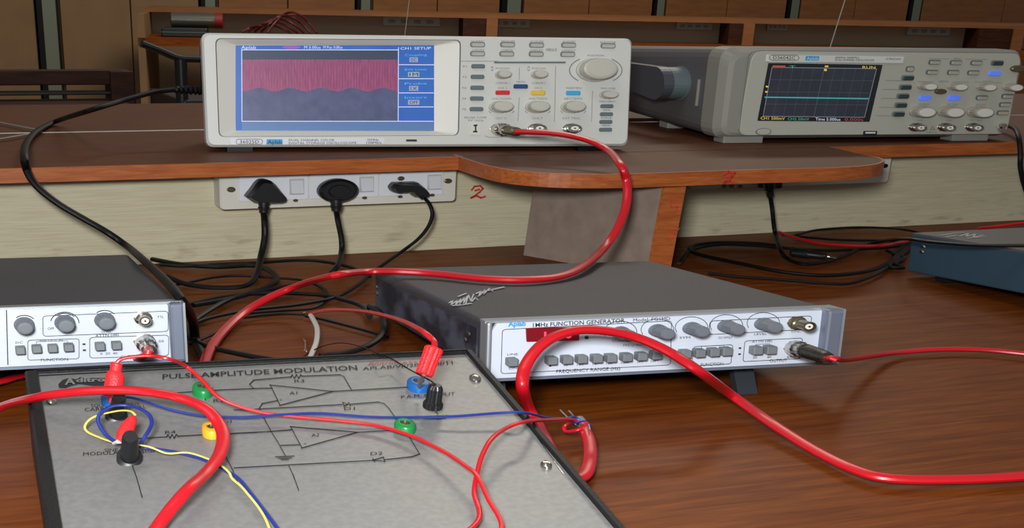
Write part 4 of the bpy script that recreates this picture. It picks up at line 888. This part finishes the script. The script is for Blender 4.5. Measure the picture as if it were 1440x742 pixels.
Pp = [pts[1].lerp(e_, .9), e_, e_ + (e_ - pts[1])*.10 + Vector((.004, 0, 0))] + pts3(lst[1:]); MB().tube(local(Pp, P0), rpx(e_, 12.5)/2, 10, .62).build('cable', REDC, t)
# 3 thick red loop in front of the right generator, ending in bare braid
P0 = G(822, 600, .03)
t = lead('coaxial_cable', 'thick red cable looping in front of the right function generator', 'cable', P0)
ff = lambda x, y, n: PR.wp(x, y, n)
Pp = [G(2150,760,.02), G(2050,690,.02), G(1900,640,.02), G(1760,630,.02), G(1640,640,.02), G(1540,656,.02), G(1440,669,.02), G(1330,674,.02), G(1250,672,.02), G(1205,661,.02), G(1150,635,.02), G(1090,598,.03), G(1030,556,.05), ff(985,523,.075), ff(945,497,.060), ff(905,478,.050), ff(865,467,.046), ff(820,463.5,.046), ff(785,471,.048), ff(757,489,.052), ff(738,517,.058), ff(735,546,.064), G(744,575,.05), G(760,602,.02), G(780,640,.02), G(800,672,.02), G(822,668,.02), G(830,645,.025), G(829,622,.03), G(824,607,.035)]
for p_ in Pp: pass
r_ = rpx(Pp[15], 19)/2
MB().tube(local(Pp, P0), r_, 12, .62).build('cable', REDC, t)
a = Pp[-1]; b = G(814, 588, .05)
MB().rod(a-P0, b-P0, [(0, 1), (.1, 1.05), (.9, .95), (1, .7)], rpx(a, 8), squash=.8, rib=12).build('braid', mat('braid_grey', (150, 148, 140), .45, .5, bump=(1500, .8)), t)
wk = MB()
for q in ([(812,598),(800,588),(788,576)], [(814,598),(806,584),(800,577)], [(812,598),(826,596),(830,604)]): wk.tube(local([G(x, y, .05) for x, y in q], P0), .0006, 6)
wk.build('bare_strands', METAL, t)
# 4 thick red cable arching over the trainer at the left
P0 = G(-60, 600, .05)
t = lead('coaxial_cable', 'thick red cable entering from the left edge and arching across the trainer board', 'cable', P0)
Pp = [G(-900,900,.02), G(-620,860,.02), G(-420,800,.02), G(-260,720,.02), G(-120,645,.03), G(-50,602,.06), G(0,573,.12), G(50,559,.19), G(100,551.5,.215), G(150,548.5,.225), G(200,550,.225), G(250,558.5,.21), G(287,573,.20), G(307,594,.18), G(314,615,.165), G(308,640,.15), G(290,664,.14), G(262,690,.14), PPn.wp(225,735,.006), PPn.wp(190,790,.006), PPn.M @ PPn.p(.035, -.27, .006), PPn.M @ PPn.p(.03, -.325, .008), PPn.M @ PPn.p(.03, -.36, .0), PPn.M @ PPn.p(.04, -.43, .014)]
MB().tube(local(Pp, P0), rpx(Pp[5], 17.5)/2, 12, .62).build('cable', REDC, t)
# 5 red cable from the left generator, hidden behind the trainer rim
P0 = PLf.wp(203, 479, .012)
t = lead('coaxial_cable', 'red cable from the left function generator, passing behind the trainer board', 'cable', P0)
a = PLf.wp(203, 479, .004); b = PLf.wp(209, 491, .026)
MB().rod(a-P0, b-P0, [(0, 1), (.1, 1.1), (.5, 1.15), (.55, .9), (1, .85)], rpx(a, 13), squash=.62, rib=14).build('plug', METAL, t)
Pp = [b, PLf.wp(206, 498, .045), G(180,509,.06), G(150,515,.04), G(110,520,.02), G(60,525,.02), G(30,528,.02), G(0,536.5,.02), G(-60,553,.02), G(-160,585,.02), G(-300,600,.02), G(-480,590,.02)]
MB().tube(local(Pp, P0), rpx(Pp[3], 13)/2, 10, .62).build('cable', REDC, t)
# 6 grey-sleeved coax end with the thin red lead and red banana plug
P0 = G(434, 441, .05)
t = lead('patch_lead', 'thin red lead with tilted red plug at the blue terminal right on the trainer board', 'patch lead', P0, 'patch leads on the trainer board')
Pp = [G(436,441,.05), G(452,437,.08), G(480,435.5,.12), G(520,439,.18), G(560,449,.24), G(590,463,.29), G(604,474,.30), G(609,486,.30)]
hb = PPn.wp(588, 545.5, .005); 
tip0 = PPn.wp(588.5, 543, .006); tip1 = PPn.wp(592, 541, .016); sl0 = PPn.wp(597, 541, .014); 
def pw_(px, py, ref): # point on the ray at the same distance as a reference point
    d = ray(px, py); return CAMP + d * ((ref - CAMP).dot(Fv) / d.dot(Fv))
s0 = pw_(596, 527, tip1); s1_ = pw_(611, 488, tip1); Pp[-1] = s1_; Pp[-2] = pw_(609, 478, s1_.lerp(Pp[-3], .25)); 
MB().tube(local(Pp, P0), rpx(Pp[3], 7.5)/2, 8, .7).build('wire', REDC, t)
pin0 = pw_(589, 543, tip0); MB().rod(pin0-P0, s0-P0, [(0, 1), (1, 1)], rpx(tip0, 3), squash=.8).build('pin', METAL, t)
MB().rod(s0-P0, s1_-P0, [(0, .95), (.04, 1.1), (.3, 1.05), (.75, 1.08), (.93, 1.15), (1, .9)], rpx(tip0, 12), squash=.8, rib=14).build('banana_plug', REDP, t)
P0 = G(437, 497, .02); t = lead('coaxial_cable', 'pale grey stripped cable end standing behind the trainer board, joined to the thin red lead', 'cable', P0)
Pp = [G(432,512,.012), G(438,498,.02), G(445,480,.035), G(446,462,.045), G(441,450,.05), G(437,443,.052)]
MB().tube(local(Pp, P0), rpx(Pp[2], 8)/2, 10, .7).build('cable', WHW, t)
bs = MB()
for q in ([(430,478),(429,486),(431,494)], [(427,476),(430,484),(428,492)], [(436,442),(430,439),(426,440)]): bs.tube(local([G(x, y, .03) for x, y in q], P0), .0005, 5)
bs.build('bare_strands', METAL, t)
# 7 thin red lead with plug at the left terminal
bs = PPn.wp(157, 566, .009)
P0 = bs
t = lead('patch_lead', 'thin red lead with upright red plug at the left of the trainer board', 'patch lead', P0, 'patch leads on the trainer board')
q0 = bs; q1 = pw_(163, 547, bs + Vector((0, 0, 0))); q1 = PPn.wp(161, 560, .012)
top_ = pw_(164, 510, q1 + Vector((0, 0, 0)))
MB().rod(q0-P0, top_-P0, [(0, .3), (.12, .3), (.14, .95), (.2, 1), (.66, 1), (.74, .85), (.8, .62), (.97, .64), (1, .5)], rpx(bs, 13.5), squash=.9).build('banana_plug', REDP, t)
pn = [('p',163,560,.030)]
def over(px, py, n): return PPn.wp(px, py, n)
wpts = [top_, pw_(170, 505, top_), pw_(186, 501.5, top_), pw_(212, 500, top_), pw_(240, 505, top_), over(262,515,.022), over(285,535,.018), over(305,556,.012), over(330,569,.008), over(370,580,.005), over(420,586,.004), over(475,591,.004), over(530,598,.004), over(580,613,.005), over(625,635,.007), over(655,655,.009), over(670,668,.010), over(686,700,.008), over(705,745,.006), PPn.M @ PPn.p(.19, -.27, .006), PPn.M @ PPn.p(.20, -.300, .010), PPn.M @ PPn.p(.20, -.302, .004)]
MB().tube(local(wpts, P0), rpx(top_, 7)/2, 8, .7).build('wire', REDC, t)
# 8 red lead rising to the bared cable joint
P0 = over(668, 690, .004)
t = lead('patch_lead', 'thin red lead rising from the bottom of the trainer board to the twisted joint', 'patch lead', P0, 'patch leads on the trainer board')
wpts = [PPn.M @ PPn.p(.17, -.302, .004), PPn.M @ PPn.p(.17, -.300, .010), PPn.M @ PPn.p(.168, -.27, .006), over(670,735,.005), over(667,692,.006), over(671,665,.009), over(678,640,.012), over(692,616,.014), over(715,600,.012), over(742,592,.010), G(775,590,.10), G(800,589,.07), G(812,592,.055), G(825,596,.05), G(812,604,.04), G(796,606,.03), G(794,598,.04), G(806,590,.055)]
MB().tube(local(wpts, P0), rpx(wpts[5], 8)/2, 8, .7).build('wire', REDC, t)
# blue wires
P0 = over(168, 560, .010)
t = lead('patch_lead', 'long thin blue wire stretched straight across the trainer board', 'patch lead', P0, 'patch leads on the trainer board')
wpts = [over(160,563,.012), over(178,558,.012), over(205,564,.008), over(245,577,.004), over(290,585,.004), over(340,586.5,.004), over(395,583,.005), over(450,581,.005), over(520,586,.004), over(580,586.5,.004), over(640,585,.005), over(700,580.5,.006), over(738,580,.006), G(770,587,.10), G(795,588,.07), G(806,586,.06), G(818,592,.05), G(830,598,.045), G(822,592,.055), G(808,594,.055)]
MB().tube(local(wpts, P0), rpx(wpts[5], 5.4)/2, 8, .7).build('wire', BLUEW, t)
P0 = over(172, 572, .010)
t = lead('patch_lead', 'blue wire bent in a small round loop at the left of the trainer board', 'patch lead', P0, 'patch leads on the trainer board')
wpts = [over(196,626,.006), over(205,612,.010), over(213,597,.012), over(211,585,.014), over(200,576,.016), over(180,570,.016), over(158,571,.016), over(142,580,.014), over(138,592,.011), over(148,610,.007), over(165,622,.005), over(190,627,.005), over(225,632,.003), over(260,638,.003), over(290,647,.003), over(315,660,.003), over(335,672,.003), over(352,692,.003), over(385,735,.003), PPn.M @ PPn.p(.115, -.27, .004), PPn.M @ PPn.p(.12, -.300, .010), PPn.M @ PPn.p(.12, -.302, .004)]
MB().tube(local(wpts, P0), rpx(wpts[5], 6)/2, 8, .7).build('wire', BLUEW, t)
P0 = over(188, 580, .010)
t = lead('patch_lead', 'yellow wire curling from the small red clip at the left of the trainer board', 'patch lead', P0, 'patch leads on the trainer board')
wpts = [over(190,583,.018), over(184,578,.018), over(170,577,.016), over(148,581,.012), over(130,587,.009), over(120,597,.006), over(122,606,.004), over(138,614,.003), over(162,622,.004), over(185,624,.008), over(210,628,.007), over(235,637,.004), over(262,636,.004), over(285,642,.004), over(308,652,.005), over(322,664,.005), over(327,673,.004), over(345,690,.003), over(376,735,.003), PPn.M @ PPn.p(.10, -.27, .004), PPn.M @ PPn.p(.09, -.300, .010), PPn.M @ PPn.p(.09, -.302, .004)]
MB().tube(local(wpts, P0), rpx(wpts[5], 3.6)/2, 8, .7).build('wire', YELW, t)
ca = over(188, 586, .016); cb = over(168, 620, .010)
MB().rod(ca-P0, cb-P0, [(0, .35), (.08, .6), (.25, .85), (.5, 1), (.75, .9), (.9, .65), (1, .5)], rpx(ca, 11), squash=.8).build('clip_boot', REDP, t)
jw = MB(); jw.rod(cb-P0, over(160,623,.006)-P0, [(0, 1), (1, .6)], .0018); jw.rod(over(182,616,.008)-P0, over(190,610,.008)-P0, [(0, 1), (1, .6)], .0018); jw.build('clip_jaw', INSUL, t)
# black plug with its thin lead
P0 = over(609, 572, 0)
t = lead('patch_lead', 'black banana plug on a thin black lead, lying right of the blue terminal', 'patch lead', P0, 'patch leads on the trainer board')
b0 = over(608, 574, .004); b1 = pw_(613, 541, over(611, 560, .012))
MB().rod(b0-P0, b1-P0, [(0, .95), (.04, 1.25), (.26, 1.25), (.3, 1.02), (.85, .95), (1, .7)], rpx(b0, 11.5), squash=.85, rib=16).build('banana_plug', BLACK, t)
wpts = [b1, pw_(604, 534, b1), pw_(590, 527, b1), over(572,517,.010), over(552,505,.006), G(532,497,.20), G(510,488,.16), G(482,482,.10), G(455,486,.05), G(436,495,.02), G(422,505,.012)]
MB().tube(local(wpts, P0), rpx(b0, 2.6)/2, 6, .7).build('wire', RUBBER, t)

# mains plugs and cords
def cord(label, plugpts, lst, wpx, kind, group='power cords in the socket board'):
    P0 = PB.wp(*plugpts[0], 0); t = lead('mains_cable', label, 'mains cable', P0, group); Ti = T(-P0)
    PW = Plane(MW, (0, dnB*S, 0), (1, 0, 0), (0, 0, 1))
    if kind == 'tri':
        uvp = [PW.uv(*p) for p in plugpts[1]]; mb = MB(); uvp = rounded(uvp, .0015, 2)
        mb.loft([[MW @ PW.p(a, b, .0015) - P0 for a, b in uvp], [MW @ PW.p(a, b, .011) - P0 for a, b in uvp], [MW @ PW.p(a, b, .019) - P0 for a, b in inset(uvp, .0025)]]); mb.build('plug', BLACK, t)
    if kind == 'round':
        mb = MB(); L = []; (cx, cy), rw, rh = plugpts[0], 28, 16.4
        for k, n in ((.92, .0015), (1, .005), (1, .012), (.86, .015), (.82, .0135), (.55, .0135), (.5, .0155)):
            L.append([MW @ PW.p(*[a+b for a, b in zip(PW.uv(cx, cy), (math.cos(g)*PW.sz(cx, cy, rw*2, 1)[0]/2*k, math.sin(g)*PW.sz(cx, cy, 1, rh*2)[1]/2*k))], n) - P0 for g in [i*2*math.pi/32 for i in range(32)]])
        mb.loft(L); mb.build('plug', BLACK, t)
    c = plugpts[2]; ca = WL(c[0], c[1], dnB-.045); cb = WL(c[2], c[3], dnB-.045)
    MB().rod(ca-P0, cb-P0, [(0, 1), (.3, 1), (.34, .88), (.5, .88), (.54, 1), (.7, .96), (.74, .82), (1, .8)], rpx(ca, c[4]), squash=.8).build('strain_relief', BLACK, t)
    cable_part(t, P0, [('d', c[2], c[3], dnB-.045)] + lst, wpx, RUBBER)
    return t
tri = [(341.5,274.5),(350,264),(355.5,256),(361,251),(368,250),(377,252),(384,258),(391,267),(399,276.5),(397,281),(390,283.5),(365,284.5),(352,282)]
cord('power cord with a broad triangular black plug, leftmost in the socket board', [(370,268), tri, (371,282,371,299,8.5)],
     [('d',372,312,5.02),('d',372,335,5.0),('d',367,360,4.95),('z',361,384,.03),('z',346,401,.02),('z',303,404,.015),('z',262,399,.02),('z',235,388,.03)], 10, 'tri')
cord('power cord with a round black plug in the middle of the socket board', [(471,266), None, (472.5,280,473,296,9)],
     [('d',475,310,5.03),('d',480,335,5.0),('d',480,355,4.96),('z',473,376,.05),('z',455,390,.02),('z',420,399,.02),('z',370,409,.02),('z',325,420,.02),('z',288,440,.02),('z',270,455,.02),('z',268,473,.02),('z',290,486,.02),('z',345,499,.02),('z',400,508,.02)], 9, 'round')
t = cord('power cord with a small flat angled black plug, right end of the socket board', [(565,262), [(543.5,261.5),(549,255.2),(582,254.2),(593,263),(598,269.5),(595,274.5),(577,274.5),(572,268.6),(547,268)], (590,268,596,277,7)],
     [('d',604,287,5.04),('d',608,301,5.02),('d',603,317,5.0),('d',590,334,5.0),('d',570,350,5.0),('z',541,370,.03),('z',522,384,.02),('z',501,402,.02),('z',470,418,.02),('z',420,428,.015),('z',350,436,.015),('z',290,448,.015),('z',258,462,.015)], 6.4, 'tri')
P0 = WL(1082, 262, 5.12)
t = lead('mains_cable', 'power cord hanging from a black plug under the bow-fronted shelf extension', 'mains cable', P0, 'power cords in the socket board')
a = WL(1082, 240, 5.08); b = WL(1082, 275, 5.08)
MB().box(-.014, .014, -.004, .014, -.002, .022, .002).build('plug', BLACK, t)
MB().rod(WL(1081,256,5.08)-P0, WL(1083,276,5.08)-P0, [(0, 1.2), (.5, 1.1), (.6, .8), (1, .7)], rpx(a, 7.5), squash=.8).build('strain_relief', BLACK, t)
cable_part(t, P0, [('d',1083,275,5.08),('d',1086,295,5.08),('d',1088,315,5.05),('d',1091,332,5.0),('z',1097,350,.04),('z',1107,363,.02),('z',1130,371,.02),('z',1160,368,.02),('z',1190,358,.02),('z',1215,346,.02),('z',1240,339,.05),('z',1262,336,.10),('z',1280,336,.172),('z',1310,340,.182),('z',1370,344.5,.197),('z',1440,345,.213),('z',1520,344,.225),('z',1640,340,.15),('z',1760,345,.02)], 6.5, RUBBER)
# 9 long thick black cable from the white oscilloscope
P0 = WL(282, 127, 5.75)
t = lead('mains_cable', 'thick black cable from the left side of the white oscilloscope, drooping before the shelf', 'mains cable', P0)
MB().rod(WL(284,127,5.62)-P0, WL(243,126,5.62)-P0, [(0, .9), (.1, 1.1), (.16, .7), (.22, 1.1), (.3, .7), (.38, 1.1), (.46, .7), (.54, 1.0), (.62, .65), (.7, .95), (.78, .6), (.86, .85), (1, .5)], rpx(P0, 6.5), squash=.9).build('strain_relief', RUBBER, t)
cable_part(t, P0, [('d',245,126,5.62),('d',215,130,5.6),('d',170,142,5.5),('d',120,157,5.4),('s',80,170,.02),('s',52,184,.02),('s',38,200,.02),('d',34,217,5.00),('d',38,240,4.96),('d',52,262,4.93),('d',80,285,4.90),('d',115,306,4.87),('d',150,326,4.83),('d',180,347,4.75),('l',200,364,.006),('l',222,384,.004),('l',240,402,.004),('l',253,419,.002),('d',265,436,3.63),('z',272,455,.08),('z',275,478,.02),('z',285,500,.015)], 12, RUBBER)
# tangled cords on the table
loops = [('behind the left generator, topmost of the tangle', [(214,364),(253,371),(303,375),(350,373),(373,377),(389,390.6),(373,404),(331,418),(272,429)], 7.5),
 ('running along the foot of the cream back board', [(225,372),(262,374),(310,371),(362,369),(428,365.5),(474.5,371),(502,379),(520,389)], 5.5),
 ('curling in a ring under the leftmost plug', [(249,400),(270,396),(296,390.6),(331,387.5),(389,390.6),(428,394.5),(455,406),(458,420),(440,433),(400,436),(350,440)], 4.5),
 ('sweeping right towards the back corner of the right generator', [(264.5,427.5),(311,418),(369.5,412),(447,414),(490,423),(512,432),(520,445)], 7.5),
 ('nearest the thick red cable on the bare table', [(268,484),(311,464),(331,449),(389,441),(428,442)], 4.5),
 ('crossing under the thin red lead', [(430,444),(455,449),(486,457),(520,466),(545,474)], 5),
 ]
for nm, l_, w in loops:
    P = pts3(zs(l_, .02 if w > 5 else .012)); P0 = P[0].copy()
    o = MB().tube(local(P, P0), rpx(P0, w)*.62, 8, .62).build('black_cable', RUBBER, None, T(P0)); tag(o, 'black cable on the table ' + nm, 'cable', 'black cables on the table')
P = [G(520,430,.03), G(535,440,.05), G(541,455,.05), G(535,473,.04), G(515,487,.03), G(485,496,.02), G(450,500,.02)]; P0 = P[0].copy()
tag(MB().tube(local(P, P0), rpx(P0, 10)/2, 10, .62).build('black_cable', RUBBER, None, T(P0)), 'thick black cable bending round the back corner of the right function generator', 'cable', 'black cables on the table')
rl = [('long flat loop left of the teal instrument, upper strand', [(955,370),(972,352),(1010,344),(1060,345),(1110,349),(1160,352),(1215,350),(1262,346),(1290,338)], 5, RUBBER),
 ('crossing the open table toward the teal instrument', [(1090,345),(1060,342),(1010,341),(980,344),(970,350),(985,358),(1040,370),(1100,382),(1160,387),(1215,382),(1248,370),(1266,356),(1292,336)], 6, RUBBER),
 ('lowest strand behind the right function generator', [(996,384),(1040,389),(1100,393),(1160,398),(1195,398),(1228,387),(1252,372),(1268,358),(1294,334)], 5, RUBBER),
 ('arching along the foot of the cream back board to the teal instrument', [(1120,330),(1150,323),(1200,319.5),(1250,320.5),(1280,324),(1300,329)], 4, RUBBER),
 ('twisted in a dark knot against the corner of the teal instrument', [(1236,346),(1256,338),(1270,346),(1256,356),(1272,362),(1258,370),(1270,376),(1250,374),(1262,360),(1248,352)], 6, RUBBER),
 ('short strand beside the hanging plug cord', [(1100,330),(1130,333),(1180,337),(1240,338),(1270,337),(1292,332)], 4, RUBBER)]
for nm, l_, w, mt in rl:
    P = pts3(zs(l_, .018)); 
    if 'arching none' in nm: P = [Vector((p.x, p.y, p.z + .02*S*min(k, 4))) for k, p in enumerate(P)]
    P0 = P[0].copy(); tag(MB().tube(local(P, P0), rpx(P0, w)*.6, 8, .62).build('black_cable', mt, None, T(P0)), 'black cable, ' + nm, 'cable', 'black cables on the table')
P = pts3(zs([(1095,326),(1115,333),(1150,341),(1195,345),(1235,345),(1264,341),(1290,334)], .035)); P0 = P[0].copy()
tag(MB().tube(local(P, P0), rpx(P0, 6)/2, 8, .62).build('red_cable', REDC, None, T(P0)), 'red cable lying among black ones left of the teal instrument', 'cable')
P = [G(1376,321,.04), G(1400,318,.06), G(1440,313,.08), G(1500,305,.10)]; P0 = P[0].copy()
tag(MB().tube(local(P, P0), rpx(P0, 6)/2, 8, .62).build('red_cable', REDC, None, T(P0)), 'red cable behind the teal instrument at the right edge', 'cable')
# small connector block lying among the right cables
P0 = G(1140, 362, 0); t = lead('cable_connector', 'small black connector with silver tip lying among the cables left of the teal instrument', 'connector', P0)
MB().rod(G(1112,354,.03)-P0, G(1160,360,.03)-P0, [(0, .6), (.1, 1), (.5, 1), (.55, .8), (1, .75)], rpx(P0, 10), squash=.6).build('body', BLACK, t)
MB().rod(G(1160,360,.03)-P0, G(1176,363,.028)-P0, [(0, .9), (.3, 1), (.5, .7), (1, .7)], rpx(P0, 4.5), squash=.6, rib=10).build('tip', METAL, t)
# black cord at the right end of the grey oscilloscope
P0 = WL(1425, 182, 5.5)
Pp = [G(1405,175,ZS+.03), G(1424,179,ZS+.04), WL(1432,190,5.05), WL(1435,215,4.98), WL(1435,235,4.97), WL(1441,262,4.96), WL(1452,290,4.95)]
tag(MB().tube(local(Pp, P0), rpx(P0, 7)/2, 8, .7).build('mains_cable', RUBBER, None, T(P0)), 'black cord dropping over the shelf edge right of the grey oscilloscope', 'mains cable')
# grey flat cord on the shelf
Pp = [G(-60,160,ZS+.02), G(0,172,ZS+.012), G(30,178,ZS+.012), G(55,183,ZS+.012), G(52,186.5,ZS+.012), G(30,190,ZS+.012), G(0,195,ZS+.012), G(-60,203,ZS+.012)]; P0 = Pp[1].copy()
tag(MB().tube(local(Pp, P0), rpx(P0, 4.5)/2, 8, .5).build('grey_cord', mat('cord_grey', (120, 118, 112), .5), None, T(P0)), 'grey cord doubled back on the shelf at the left edge', 'cord')
# thin strings hanging behind the oscilloscopes
for x0, x1, y1, dn, lb in ((1192, 1170, 58, 8.2, 'pale string hanging above the grey oscilloscope'), (577, 569, 52, 9.5, 'faint thin string hanging above the white oscilloscope')):
    a = WL(x1, y1, dn); b = WL(x0, -12, dn); a.z = a.z; b = b + (b-a)*3; a = a + (a-b)*.05
    tag(MB().rod(Vector(), b-a, [(0, 1), (1, 1)], rpx(a, 1.5)/2 if dn < 9 else rpx(a, .9)/2, 6, 1).build('string', WHW, None, T(a)), lb, 'string')
